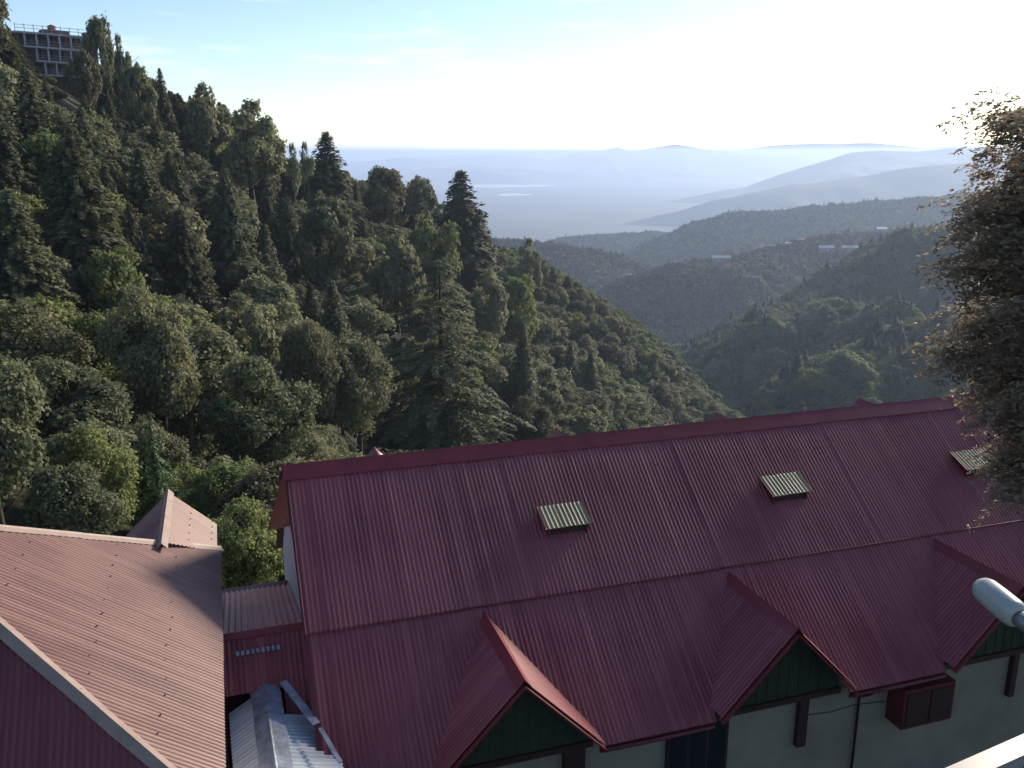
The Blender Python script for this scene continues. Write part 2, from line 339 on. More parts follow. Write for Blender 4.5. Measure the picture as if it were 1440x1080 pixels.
def cedar_crown(name, seed, mat, whorls=26, per=8, size=.018, base=.30, fill=26, droop=.22, thick=.010):
    """cone of height 1, radius `base`; branches in flat drooping tiers"""
    rng = np.random.default_rng(seed); P = []; NR = []; S = []
    for i in range(whorls):
        t = (i + .6 * rng.random()) / whorls; z = 1 - t * .93
        rr = base * (.05 + .95 * t ** .72) * rng.uniform(.82, 1.12)
        nb = int(per * (0.55 + .8 * t)) + 4; a0 = rng.random() * 6.28
        for b in range(nb):
            a = a0 + 6.283 * b / nb + rng.normal() * .22; L = rr * rng.uniform(.72, 1.18) + .012
            m = max(12, int(fill * (L / base) * 1.5)); s = rng.random(m) ** .7
            dirv = np.array([math.cos(a), math.sin(a)]); per_ = np.array([-dirv[1], dirv[0]])
            wd = (rng.random(m) - .5) * (.34 * L + .012) * (1.15 - s)
            x = dirv[0] * s * L + per_[0] * wd; y = dirv[1] * s * L + per_[1] * wd
            zz = z + .05 * s * L / base * .4 - droop * L * s ** 2 - np.abs(wd) * .35 + rng.normal(size=m) * thick
            P.append(np.stack([x, y, zz], -1))
            q = np.stack([dirv[0] * .5 + rng.normal(size=m) * .3, dirv[1] * .5 + rng.normal(size=m) * .3, np.ones(m)], -1); NR.append(unit(q))
            S.append(np.full(m, size * (0.6 + .6 * t)))
    P = np.concatenate(P); NR = np.concatenate(NR); S = np.concatenate(S)
    U, V = orient(rng, NR, 1.0, 2.2); return quads(name, P, U * S[:, None], V * S[:, None], mat)
def trunk_mesh(name, seed, h=1.0, r=.03, limbs=7, lean=.05, spread=.3, top=.93, first=.35):
    random.seed(seed); b = MB(); pts = []; rad = []
    for i in range(7):
        t = i / 6; pts.append((lean * math.sin(2.2 * t + seed) * t, lean * math.cos(1.7 * t + seed) * t, -.06 + (h * top + .06) * t)); rad.append(r * (1.15 - t) + r * .06)
    b.tube(pts, rad, 8)
    for k in range(limbs):
        t = first + (.9 - first) * k / limbs; i = min(5, int(t * 6)); f = t * 6 - i
        p = Vector(pts[i]).lerp(Vector(pts[i+1]), f); a = k * 2.4 + random.random()
        L = spread * (1.1 - .6 * t) * random.uniform(.7, 1.1); e = p + Vector((math.cos(a) * L, math.sin(a) * L, L * .75))
        m_ = p.lerp(e, .5) + Vector((0, 0, -.06 * L)); b.tube([p, m_, e], [r * .45 * (1.1 - t), r * .3 * (1.1 - t), r * .08], 5)
    o = b.build(name, M['bark'], smooth=True); me = o.data; bpy.data.objects.remove(o); return me

BRO = {0: [], 1: [], 2: []}; BRI = {0: [], 1: []}; CED = {0: [], 1: [], 2: []}
for s in range(4): BRO[0].append(broad_crown('crown', 100 + s, M['leaf_oak'], 26000, .030, 34, 1.15 + .12 * s))
for s in range(6): BRO[1].append(broad_crown('crown', 120 + s, M['leaf_oak'], 8000, .048, 26 - s, 1.05 + .1 * s))
for s in range(4): BRO[2].append(broad_crown('crown', 140 + s, M['leaf_oak'], 1100, .12, 14, .95))
for s in range(2): BRI[0].append(broad_crown('crown', 160 + s, M['leaf_bright'], 24000, .030, 34, 1.15))
for s in range(3): BRI[1].append(broad_crown('crown', 170 + s, M['leaf_bright'], 8000, .046, 26, 1.2))
for s in range(3): CED[0].append(cedar_crown('crown', 200 + s, M['leaf_cedar'], 40, 11, .0125, .27, 64))
for s in range(5): CED[1].append(cedar_crown('crown', 220 + s, M['leaf_cedar'], 34, 9, .019, .25 + .02 * s, 34))
for s in range(2): CED[2].append(cedar_crown('crown', 240 + s, M['leaf_cedar'], 18, 6, .040, .28, 12))
OPENC = cedar_crown('crown', 260, M['leaf_cedar'], 17, 8, .0062, .36, 330, .34, thick=.0035)
YOUNG = cedar_crown('crown', 261, leaf_mat('young_needle', (.10, .14, .06), .3, .25), 17, 6, .014, .34, 46, .30)
SPARSE = broad_crown('crown', 270, M['leaf_oak'], 5200, .036, 13, 1.2, sparse=1)
TRB = [trunk_mesh('trunk', 300 + s, 1, .022, 8, .05, .26) for s in range(3)]
TRC = [trunk_mesh('trunk', 310 + s, 1, .016, 0, .01, 0, .96) for s in range(2)]

def tree(kind, x, y, z, H, R, crown, rz, label, cat, group, name, c0=.28, trunkm=None):
    """kind 'b': crown mesh spans radius 1, z 0..~2.3; kind 'c': crown of height 1"""
    t = empty(name, (x, y, z), rz); tag(t, label, cat, group)
    c = bpy.data.objects.new('crown', crown); col.objects.link(c); c.parent = t
    if kind == 'b':
        zt = max(v.co.z for v in crown.vertices) if crown.name not in ZT else ZT[crown.name]; ZT[crown.name] = zt
        c.location = (0, 0, H * c0); c.scale = (R, R, H * (1 - c0) / zt)
    else:
        c.scale = (R / RB(crown), R / RB(crown), H)
    k = bpy.data.objects.new('trunk', trunkm or (TRB if kind == 'b' else TRC)[int(abs(x * 7)) % 2]); col.objects.link(k); k.parent = t
    k.scale = (H, H, H * (.93 if kind == 'b' else 1.0))
    return t
ZT = {}; RBc = {}
def RB(me):
    if me.name not in RBc:
        a = np.empty(len(me.vertices) * 3, dtype=np.float32); me.vertices.foreach_get('co', a); a = a.reshape(-1, 3)
        RBc[me.name] = float(np.percentile(np.hypot(a[:, 0], a[:, 1]), 99)); ZT[me.name] = float(a[:, 2].max())
    return RBc[me.name]
for L_ in (BRO, BRI, CED):
    for k in L_:
        for me in L_[k]: RB(me)
for me in (OPENC, YOUNG, SPARSE): RB(me)

def ground_hit(px, py, Y0=24, Y1=520):
    Ys = np.linspace(Y0, Y1, 700); p = np.array(at(px, py, 1.0)); X = p[0] * Ys; Z = p[2] * Ys
    below = Z < height(X, Ys)
    i = int(np.argmax(below)) if below.any() else len(Ys) - 1
    return X[i], Ys[i], float(height(X[i], Ys[i])[0])

guard = []; placed = []                                            # (x, y, radius) so the scatter keeps clear
# hand-placed trees: kind, px of axis, py top, py base (base may lie behind nearer trees), half width px, crown, label, category
HT = [
 ('c', 622, 362, 700, 135, OPENC, 'large spreading cedar with layered drooping branches right behind the long red roof', 'cedar tree', 'cedar_tree'),
 ('c', 650, 250, 430, 62, CED[1][0], 'dark pointed conifer standing highest against the pale plain, right end of the left skyline', 'conifer', 'conifer_tree'),
 ('c', 676, 300, 430, 36, CED[1][1], 'narrower dark conifer leaning on the right side of the tall skyline conifer', 'conifer', 'conifer_tree'),
 ('c', 465, 194, 330, 50, CED[1][2], 'pointed dark conifer on the skyline beside two thin sparse trees', 'conifer', 'conifer_tree'),
 ('c', 45, 276, 500, 75, CED[0][0], 'broad green conifer at the left edge with stepped right side', 'conifer', 'conifer_tree'),
 ('c', 128, 190, 440, 70, CED[0][1], 'big shaded conifer below the balconied building', 'conifer', 'conifer_tree'),
 ('c', 232, 570, 790, 52, YOUNG, 'small young bright green conifer with open tiers above the little gable roof', 'conifer', 'conifer_tree'),
 ('c', 20, 145, 330, 55, CED[1][3], 'tall dim conifer at the left edge under the crest', 'conifer', 'conifer_tree'),
 ('c', 235, 104, 215, 20, CED[1][4], 'small spiky conifer poking above the crest line right of the building', 'conifer', 'conifer_tree'),
 ('c', 735, 455, 640, 30, CED[0][2], 'slim dark conifer in the middle of the lower slope right of the large cedar', 'conifer', 'conifer_tree'),
 ('c', 270, 300, 480, 55, CED[0][2], 'wide dark conifer halfway up the left slope', 'conifer', 'conifer_tree'),
 ('c', 330, 245, 430, 48, CED[0][0], 'tall conifer in the dim upper middle of the slope', 'conifer', 'conifer_tree'),
 ('b', 15, 490, 800, 85, BRO[0][0], 'large grey-green broadleaf tree filling the left edge above the faded roof', 'broadleaf tree', 'broadleaf_tree'),
 ('b', 118, 635, 830, 66, BRO[0][1], 'dense broadleaf tree right behind the hip of the faded roof', 'broadleaf tree', 'broadleaf_tree'),
 ('b', 235, 398, 700, 66, BRO[0][2], 'tall bushy broadleaf tree with sunlit right edge on the left slope', 'broadleaf tree', 'broadleaf_tree'),
 ('b', 378, 485, 740, 72, BRO[0][3], 'big rounded grey-green tree left of the long red roof', 'broadleaf tree', 'broadleaf_tree'),
 ('b', 345, 678, 900, 60, BRI[0][0], 'light green leafy tree in the gap between the two red roofs', 'broadleaf tree', 'broadleaf_tree'),
 ('b', 372, 420, 610, 40, BRO[1][0], 'tree with ragged lit top behind the big rounded grey-green tree', 'broadleaf tree', 'broadleaf_tree'),
 ('b', 445, 440, 660, 46, BRO[0][0], 'grey-green tree between the big rounded tree and the large cedar', 'broadleaf tree', 'broadleaf_tree'),
 ('b', 505, 470, 680, 52, BRO[0][1], 'pale leafy tree left of the spreading cedar', 'broadleaf tree', 'broadleaf_tree'),
 ('b', 565, 325, 520, 40, BRO[1][1], 'upright grey-green tree in the upper middle slope with glinting leaves', 'broadleaf tree', 'broadleaf_tree'),
 ('b', 465, 275, 470, 44, BRO[1][2], 'broad crown below the skyline conifer', 'broadleaf tree', 'broadleaf_tree'),
 ('b', 612, 300, 480, 40, BRI[1][0], 'smooth rounded olive crown under the tall skyline conifer', 'broadleaf tree', 'broadleaf_tree'),
 ('b', 730, 385, 530, 27, BRI[1][1], 'smooth rounded yellow-green tree on the middle slope', 'broadleaf tree', 'broadleaf_tree'),
 ('b', 545, 233, 360, 34, BRO[1][3], 'rounded tree on the skyline between two dark conifers', 'broadleaf tree', 'broadleaf_tree'),
 ('b', 592, 250, 360, 24, BRO[1][4], 'low crown on the skyline left of the tall dark conifer', 'broadleaf tree', 'broadleaf_tree'),
 ('b', 415, 205, 320, 16, SPARSE, 'left one of two thin sparse skyline trees', 'broadleaf tree', 'broadleaf_tree'),
 ('b', 436, 203, 320, 15, SPARSE, 'right one of two thin sparse skyline trees', 'broadleaf tree', 'broadleaf_tree'),
 ('b', 362, 150, 330, 46, BRO[1][5], 'large overhanging crown where the crest drops to the sparse trees', 'broadleaf tree', 'broadleaf_tree'),
 ('b', 300, 122, 270, 40, BRO[1][0], 'rounded crown on the crest beside the small spiky conifer', 'broadleaf tree', 'broadleaf_tree'),
 ('b', 205, 95, 220, 24, BRO[1][2], 'tree on the crest with bare bent stem beside the ivy clad one', 'broadleaf tree', 'broadleaf_tree'),
 ('b', 152, 26, 180, 20, BRO[1][3], 'tall narrow ivy clad tree at the right end of the balconied building', 'broadleaf tree', 'broadleaf_tree'),
 ('b', 130, 74, 200, 22, BRO[1][1], 'leafy tree hiding the lower right floors of the balconied building', 'broadleaf tree', 'broadleaf_tree'),
 ('b', 182, 55, 190, 15, SPARSE, 'thin open tree against the sky right of the ivy clad one', 'broadleaf tree', 'broadleaf_tree'),
 ('b', -10, -25, 130, 40, BRO[1][4], 'dark tree in the top left corner overtopping the building', 'broadleaf tree', 'broadleaf_tree'),
 ('b', 742, 336, 450, 20, BRO[1][5], 'small dark crown on the descending skyline right of the tall conifers', 'broadleaf tree', 'broadleaf_tree'),
 ('b', 690, 375, 520, 30, BRO[1][0], 'grey crown left of the smooth yellow-green tree', 'broadleaf tree', 'broadleaf_tree'),
 ('b', 855, 588, 690, 17, BRI[1][2], 'small round light tree topping the long roof ridge', 'broadleaf tree', 'broadleaf_tree'),
 ('b', 745, 550, 690, 36, BRO[0][2], 'silvery rounded tree just above the roof, right of the cedar', 'broadleaf tree', 'broadleaf_tree'),
 ('b', 655, 505, 680, 40, BRI[1][0], 'green leafy crown partly behind the right branches of the large cedar', 'broadleaf tree', 'broadleaf_tree'),
]
random.seed(11)
for kind, px, pt, pb, hw, me, lab, cat, nm in HT:
    x, y, z = ground_hit(px, pb); F = frame(x, y, z)[2]
    H = (pb - pt) * F / FPX * 1.02; R = hw * F / FPX
    tree(kind, x, y, z - .3, H, R, me, random.random() * 6.28, lab, cat, None, nm, c0=.22)
    placed.append((x, y, R * .75)); guard.append((px, pt + (.80 if px in (622, 232) else .6) * (pb - pt), hw, math.hypot(x, y), pt))

# ------------------------------------------------------------------ scatter over the left hillside
rng = np.random.default_rng(5)
cand = []
def too_close(x, y, r):
    g = (int(x // 12), int(y // 12))
    for i in (-1, 0, 1):
        for j in (-1, 0, 1):
            for (a, b, q) in grid.get((g[0] + i, g[1] + j), ()):
                if (a - x) ** 2 + (b - y) ** 2 < (r + q) ** 2: return True
    return False
grid = {}
for p in placed: grid.setdefault((int(p[0] // 12), int(p[1] // 12)), []).append(p)
Xr = rng.uniform(-330, 420, 90000); Yr = 24 + 560 * rng.random(90000) ** .8
Zr = np.concatenate([height(Xr[i:i+4000], Yr[i:i+4000]) for i in range(0, 90000, 4000)])
for x, y, z in zip(Xr, Yr, Zr):
    D = math.hypot(x, y)
    if D < 34 or abs(x) > y * .72 + 25: continue
    if x > -14 and y < 40: continue
    px, py, F = frame(x, y, z)
    if px > 1130 and y > 330: continue
    con = noise.noise(Vector((x / 55, y / 55, 3.3)))
    up = (z + 40) / 60.0 - (1.2 if x > 25 else 0)                                # conifers gather on the upper slope
    conifer = con + .33 * up + rng.normal() * .22 > .30
    if conifer: H = rng.uniform(13, 22); R = H * rng.uniform(.22, .31)
    else: H = rng.uniform(9, 16) if D < 260 else rng.uniform(11, 17); R = H * (rng.uniform(.30, .43) if D < 150 else rng.uniform(.36, .50))
    if D < 60: H *= .75; R *= .75
    if x > 5 and D < 160:
        if conifer: conifer = False; H *= .6; R = H * .42
        H = min(H, 9); R = min(R, 4)
    if x > 60 and z < -60: H *= .9
    # keep the crest line where it is seen: no tree may rise over it
    tpx, tpy, _ = frame(x, y, z + H)
    lim = np.interp(tpx, [-50,0,38,140,165,200,240,300,340,380,400,430,460,500,540,600,640,690,740,800,850,900,940,1000,1045],
                         [20,40,108,108,70,110,130,142,160,195,225,225,225,255,250,268,285,345,350,388,425,468,512,560,586])
    if tpy < lim:
        k = (py - lim) / max(py - tpy, 1)
        if k < .3: continue
        H *= k; R *= max(k, .7)
    if 30 < px < 150 and tpy < 108 and 150 < D < 215: continue
    # a nearer tree does not stand in front of the trees already set out
    pxr = R * FPX / F; bad = False
    for gx, gb, gw_, gd, gt in guard:
        if D < gd * .98 and abs(px - gx) < gw_ + pxr * .5:
            tpy = frame(x, y, z + H)[1]
            if tpy < gb and py > gt:
                k = (py - gb) / max(py - tpy, 1)
                if k < .5: bad = True; break
                H *= k; R *= max(k, .75)
    if bad: continue
    q = R * .62
    if too_close(x, y, q): continue
    grid.setdefault((int(x // 12), int(y // 12)), []).append((x, y, q)); cand.append((x, y, z, H, R, conifer))
# how much of each shows: coarse depth order
cand.sort(key=lambda c: c[0] ** 2 + c[1] ** 2)
buf = np.zeros((135, 180), bool)
for px, py in ((0, 0),):
    yy, xx = np.mgrid[0:135, 0:180] * 8.0 + 4
    roofline = np.interp(xx, [0, 310, 311, 401, 402, 1345, 1440], [742, 775, 830, 812, 657, 560, 550])
    buf |= yy > roofline
    buf |= xx > np.interp(yy, [130, 220, 700], [1440, 1320, 1340])
shown = []
for c in cand:
    x, y, z, H, R, con = c; px, pt, F = frame(x, y, z + H); _, pb, _ = frame(x, y, z + (.15 if con else .25) * H)
    rp = R * FPX / F
    if con: m = (yy > pt) & (yy < pb) & (abs(xx - px) < rp * (yy - pt) / max(pb - pt, 1))
    else: m = ((xx - px) / rp) ** 2 + ((yy - (pt + pb) / 2) / ((pb - pt) / 2)) ** 2 < 1
    vis = int((m & ~buf).sum()); buf |= m; shown.append(vis)
order = sorted(range(len(cand)), key=lambda i: -shown[i])
ind = set(); nb = nc = 0
for i in order:
    if shown[i] < 3: break
    if cand[i][5] and nc < 250: ind.add(i); nc += 1
    elif not cand[i][5] and nb < 250: ind.add(i); nb += 1
print('trees', len(cand), 'individual', nc, nb)
def zone(px, py):
    if px < 200: a = 'below the balconied building' if py < 300 else ('at the left edge of the slope' if py < 520 else 'low down behind the faded hip roof')
    elif px < 420: a = 'on the dim upper left slope' if py < 330 else ('across the middle of the left slope' if py < 520 else 'behind the little gable roof')
    elif px < 620: a = 'under the skyline conifers' if py < 400 else ('on the slope left of the spreading cedar' if py < 540 else 'low behind the left end of the long roof')
    elif px < 800: a = 'on the slope under the tall skyline pair' if py < 470 else 'above the roof right of the spreading cedar'
    else: a = 'on the descending right end of the slope' if py < 540 else 'in the valley just above the long roof ridge'
    return a
MARK = ['spreading cedar', 'tallest dark skyline conifer', 'leaning skyline conifer', 'skyline conifer by the sparse pair', 'stepped green conifer at the left edge', 'shaded conifer below the balconied building',
 'young conifer over the rear gable', 'dim conifer at the upper left edge', 'spiky crest conifer', 'slim conifer right of the cedar', 'wide conifer halfway up', 'tall conifer high on the slope', 'large left edge tree', 'tree behind the faded hip',
 'bushy tree with lit right edge', 'big tree left of the long roof', 'light tree between the roofs', 'ragged lit tree', 'tree left of the cedar', 'pale tree beside the cedar', 'glinting upright tree', 'broad crown under the skyline',
 'smooth olive crown', 'smooth yellow-green tree', 'rounded skyline tree', 'low skyline crown', 'left sparse skyline tree', 'right sparse skyline tree', 'overhanging crest crown', 'rounded crest crown', 'bent crest tree', 'ivy clad tree', 'tree hiding the balconies',
 'thin open crest tree', 'top left corner tree', 'small dark skyline crown', 'grey crown mid slope', 'small light tree on the roof ridge', 'silvery tree above the roof', 'green crown by the cedar branches']
mpos = [(h[1], (h[2] + min(h[3], h[2] + 120)) / 2) for h in HT]
rows = {}
for i in ind:
    x, y, z, H, R, con = cand[i]; px, py, _ = frame(x, y, z + H * .7)
    br = (not con) and noise.noise(Vector((x / 30, y / 30, 9.1))) + rng.normal() * .15 > .28
    dd = [math.hypot(px - a, py - b_) for a, b_ in mpos]; k = int(np.argmin(dd)); a, b_ = mpos[k]
    dr = ('left of' if px < a else 'right of') if abs(px - a) > abs(py - b_) else ('above' if py < b_ else 'below')
    rows.setdefault((k, dr, con, br), []).append((dd[k], i))
name_of = {}; ORD = ['nearest', 'second', 'third', 'fourth', 'fifth', 'sixth', 'seventh', 'eighth', 'ninth', 'tenth', 'eleventh', 'twelfth', 'thirteenth', 'fourteenth', 'fifteenth', 'sixteenth', 'seventeenth', 'eighteenth', 'nineteenth', 'twentieth']
for (k, dr, con, br), l in rows.items():
    l.sort(); w_ = 'dark conifer' if con else ('yellow-green broadleaf tree' if br else 'grey-green broadleaf tree')
    for q, (_, i) in enumerate(l):
        o_ = '' if len(l) == 1 else (ORD[min(q, len(ORD) - 1)] + ' ')
        name_of[i] = (o_ + w_ + ' ' + dr + ' the ' + MARK[k], br)
stuff = []
random.seed(4)
for i, (x, y, z, H, R, con) in enumerate(cand):
    D = math.hypot(x, y); px, py, _ = frame(x, y, z + H * .7)
    if i not in ind: stuff.append((x, y, z, H, R, con, 1)); continue
    zn = zone(px, py)
    if con:
        me = random.choice(CED[0] if D < 110 else CED[1])
        tree('c', x, y, z - .3, H, R, me, random.random() * 6.28, name_of[i][0], 'conifer', 'conifers ' + zn, 'conifer_tree')
    else:
        br = name_of[i][1]
        lod = 0 if D < 90 else 1
        me = random.choice((BRI if br else BRO)[lod])
        lab = name_of[i][0]
        tree('b', x, y, z - .3, H, R, me, random.random() * 6.28, lab, 'broadleaf tree', ('bright' if br else 'grey') + ' broadleaf trees ' + zn, 'broadleaf_tree', c0=.18)

# ------------------------------------------------------------------ woods nobody could count: one object per wood
def gn_wood(name, pts, metas, label):
    """pts: list of (x,y,z,sx,sz,rz,variant); metas: list of crown objects"""
    me = bpy.data.meshes.new(name); me.from_pydata([p[:3] for p in pts], [], [])
    for nm, ty, vals in (('sc', 'FLOAT_VECTOR', [v for p in pts for v in (p[3], p[3], p[4])]), ('rt', 'FLOAT_VECTOR', [v for p in pts for v in (0, 0, p[5])]),):
        a = me.attributes.new(nm, ty, 'POINT'); a.data.foreach_set('vector', vals)
    a = me.attributes.new('vr', 'INT', 'POINT'); a.data.foreach_set('value', [p[6] for p in pts])
    o = bpy.data.objects.new(name, me); col.objects.link(o)
    g = bpy.data.node_groups.new(name + '_scatter', 'GeometryNodeTree')
    g.interface.new_socket('Geometry', in_out='INPUT', socket_type='NodeSocketGeometry')
    g.interface.new_socket('Geometry', in_out='OUTPUT', socket_type='NodeSocketGeometry')
    gi = g.nodes.new('NodeGroupInput'); go = g.nodes.new('NodeGroupOutput'); jn = g.nodes.new('GeometryNodeJoinGeometry')
    def attr(nm, ty):
        n = g.nodes.new('GeometryNodeInputNamedAttribute'); n.data_type = ty; n.inputs['Name'].default_value = nm
        return [s for s in n.outputs if s.enabled and s.name == 'Attribute'][0]
    s_, r_, v_ = attr('sc', 'FLOAT_VECTOR'), attr('rt', 'FLOAT_VECTOR'), attr('vr', 'INT')
    for k, src in enumerate(metas):
        oi = g.nodes.new('GeometryNodeObjectInfo'); oi.inputs['Object'].default_value = src; oi.inputs['As Instance'].default_value = True
        cmp_ = g.nodes.new('FunctionNodeCompare'); cmp_.data_type = 'INT'; cmp_.operation = 'EQUAL'
        ins = [s for s in cmp_.inputs if s.enabled]; g.links.new(v_, ins[0]); ins[1].default_value = k
        ip = g.nodes.new('GeometryNodeInstanceOnPoints')
        g.links.new(gi.outputs[0], ip.inputs['Points']); g.links.new([s for s in cmp_.outputs if s.enabled][0], ip.inputs['Selection'])
        g.links.new(oi.outputs['Geometry'], ip.inputs['Instance']); g.links.new(r_, ip.inputs['Rotation']); g.links.new(s_, ip.inputs['Scale'])
        g.links.new(ip.outputs[0], jn.inputs[0])
    g.links.new(jn.outputs[0], go.inputs[0])
    md = o.modifiers.new('scatter', 'NODES'); md.node_group = g
    tag(o, label, 'forest', kind='stuff'); return o
# low-detail crowns come from real trees standing in the far woods
def far_tree(kind, px, py, H, R, me, lab, nm, reg=None):
    A, nv = ridge_pts['A2']; i, j = px, py; p = A[i, j]
    return tree(kind, p[0], p[1], p[2], H, R, me, .3, lab, 'broadleaf tree' if kind == 'b' else 'conifer', None, nm, c0=.05)
ft = [far_tree('b', 70, 22, 9, 4.6, BRO[2][0], 'rounded tree near the crest of the sunlit spur right of the valley', 'broadleaf_tree'),
      far_tree('b', 90, 16, 10, 4.8, BRO[2][1], 'tree on the slope of the near right spur', 'broadleaf_tree'),
      far_tree('b', 104, 20, 9, 4.4, BRO[2][2], 'tree on the near right spur close to the big leafy tree', 'broadleaf_tree'),
      far_tree('c', 80, 12, 15, 3.6, CED[2][0], 'small conifer on the near right spur', 'conifer_tree')]
srcs = [[c for c in t.children if c.name.startswith('crown')][0] for t in ft]
base_r = [1.0, 1.0, 1.0, RB(CED[2][0])]; base_h = [ZT[BRO[2][0].name], ZT[BRO[2][1].name], ZT[BRO[2][2].name], 1.0]
# finer crowns for the hillside remainder
def src_of(me):
    for o in col.objects:
        if o.type == 'MESH' and o.data == me: return o
st_src = [o for o in (src_of(BRO[1][0]), src_of(BRO[1][1]), src_of(BRI[1][0]), src_of(CED[1][0]), src_of(CED[1][1])) if o]
pts = []
for (x, y, z, H, R, con, _) in stuff:
    v = random.choice([3, 4]) if con else random.choice([0, 0, 1, 1, 2]); me = st_src[v].data
    if con: pts.append((x, y, z, R / RB(me), H, random.random() * 6.28, v))
    else: pts.append((x, y, z + .15 * H, R, H * .85 / ZT[me.name], random.random() * 6.28, v))
# undergrowth between the trees so no bare soil shows
for k in range(11000):
    x = rng.uniform(-330, 440); y = 26 + 560 * rng.random()
    if k > 7500: x = rng.uniform(15, 190); y = rng.uniform(280, 520)
    if abs(x) > y * .72 + 20 or (x > -14 and y < 36): continue
    if x > -9 and y < 33: continue
    z = float(height(x, y)[0]); v = int(rng.integers(0, 3)); r = rng.uniform(1.3, 2.4) * (1.25 if x * x + y * y > 62500 else 1); me = st_src[v].data
    pts.append((x, y, z - .5, r, r * rng.uniform(.9, 1.4) / ZT[me.name], rng.random() * 6.28, v))
gn_wood('hillside_forest', pts, st_src, 'dense undergrowth and distant crowded trees covering the left hillside')

def wood_on(regs, name, label, n, hr, seed, conif=.12, near=False, crest=0.35):
    rg = np.random.default_rng(seed); pts = []
    for reg, n_, (h0, h1) in zip(regs, n, hr):
        A, nv = ridge_pts[reg]; nu = A.shape[0] - 1
        for _ in range(n_):
            i = rg.random() * (nu - 1e-3); t = rg.random() ** (1.0)
            j = nv + 2 - t * (nv + 1.9)
            if rg.random() < crest * .25: j = nv + rg.uniform(-1.0, .6)
            i0, j0 = int(i), int(max(0, min(j, 2 * nv - 1))); fi, fj = i - i0, j - j0
            p = (A[i0, j0] * (1 - fi) + A[i0 + 1, j0] * fi) * (1 - fj) + (A[i0, j0 + 1] * (1 - fi) + A[i0 + 1, j0 + 1] * fi) * fj
            px, py, F = frame(*p)
            if px < 560 or px > 1520: continue
            gapn = noise.noise(Vector((p[0] / 60, p[1] / 60, seed)))
            if gapn > .62: continue
            H = rg.uniform(h0, h1) * (.8 + .5 * gapn); v = 3 if rg.random() < conif else int(rg.integers(0, 3))
            if near:
                v = random.choice([3, 4]) if (v == 3 and rg.random() < .5) else random.choice([0, 1, 2, 2]); me = st_src[v].data
                if v > 2: pts.append((*p, H * .3 / RB(me), H * 1.3, rg.random() * 6.28, v))
                else: pts.append((p[0], p[1], p[2] - .1 * H, H * rg.uniform(.38, .55), H / ZT[me.name], rg.random() * 6.28, v))
                continue
            if v == 3: H *= 1.3; pts.append((*p, H * .22 / base_r[3], H, rg.random() * 6.28, 3))
            else: R = H * rg.uniform(.42, .62); pts.append((p[0], p[1], p[2] - .08 * H, R, H / base_h[v], rg.random() * 6.28, v))
    return gn_wood(name, pts, st_src if near else srcs, label)
wood_on(['A2'], 'spur_forest', 'leafy scrub and trees on the nearest right spur', [3600], [(11, 19)], 31, near=True)
wood_on(['A1'], 'spur_forest', 'woods on the long spur with a sunlit crest right of the valley', [8000], [(10, 18)], 33, near=True)
wood_on(['B'], 'wooded_ridge_forest', 'dark purple woods on the ridge below the scattered houses', [11000], [(7, 12)], 35)
wood_on(['D', 'E'], 'wooded_ridge_forest', 'green woods on the low ridges left of the valley mouth', [8000, 9000], [(8, 13), (9, 15)], 37)
wood_on(['F'], 'wooded_ridge_forest', 'hazy woods on the long ridge in front of the blue mountains', [14000], [(9, 16)], 39, crest=.6)

# ------------------------------------------------------------------ long red-roofed building
RZ = math.atan2(.309715, .950829); ZB = -13.4; R0 = Vector((-4.461, 16.514, 0))
T38 = math.tan(R_(38)); C38 = math.cos(R_(38)); S38 = math.sin(R_(38))
def corr(name, p0, ud, vd, u0, u1, vmin, vmax, mat, parent, pitch=.088, amp=.011, seg=.6, screws=(), sag=.004, seed=0, smat=None):
    """corrugated sheet in the plane p0 + u*ud + v*vd; the waves run along v"""
    p0, ud, vd = Vector(p0), Vector(ud).normalized(), Vector(vd).normalized(); nn = ud.cross(vd).normalized()
    if nn.z < 0: nn = -nn
    us = []; n = int(math.ceil((u1 - u0) / (pitch / 6)))
    us = [u0 + (u1 - u0) * i / n for i in range(n + 1)]
    vs, uv, fs = [], [], []; longest = max(vmax(u) - vmin(u) for u in us); nv = max(2, int(longest / seg))
    for u in us:
        a, b = vmin(u), max(vmax(u), vmin(u) + .002)
        for j in range(nv + 1):
            v = a + (b - a) * j / nv
            h = amp * math.cos(2 * math.pi * u / pitch) + sag * 2 * noise.noise(Vector((u * .9 + seed, v * .8, seed * 3.1)))
            k = round(u / (pitch * 9)); h += .0035 * ((k * 7919) % 5 - 2) / 2
            vs.append(p0 + ud * u + vd * v + nn * h); uv.append((u + seed * 13.7, v + seed * 3))
    for i in range(n):
        for j in range(nv):
            a = i * (nv + 1) + j; fs.append((a, a + nv + 1, a + nv + 2, a + 1))
    mi = [0] * len(fs)
    for v, step in screws:
        u = u0 + step * .5
        while u < u1:
            k = round(u / pitch) * pitch
            if vmin(k) + .05 < v < vmax(k) - .05:
                c = p0 + ud * k + vd * v + nn * (amp + .004); b = len(vs); r = .011 + .004 * math.sin(u * 91); c += vd * .03 * math.sin(u * 37)
                for m_ in range(6): vs.append(c + ud * r * math.cos(m_ * 1.047) + vd * r * math.sin(m_ * 1.047)); uv.append((0, 0))
                for m_ in range(6): vs.append(c + nn * .012 + ud * r * .6 * math.cos(m_ * 1.047) + vd * r * .6 * math.sin(m_ * 1.047)); uv.append((0, 0))
                fs.append(tuple(range(b + 6, b + 12))); mi.append(1)
                for m_ in range(6): fs.append((b + m_, b + (m_ + 1) % 6, b + 6 + (m_ + 1) % 6, b + 6 + m_)); mi.append(1)
            u += step
    return mesh_obj(name, vs, fs, [mat, smat or M['screw']], parent, uvs=uv, midx=mi, smooth=True)
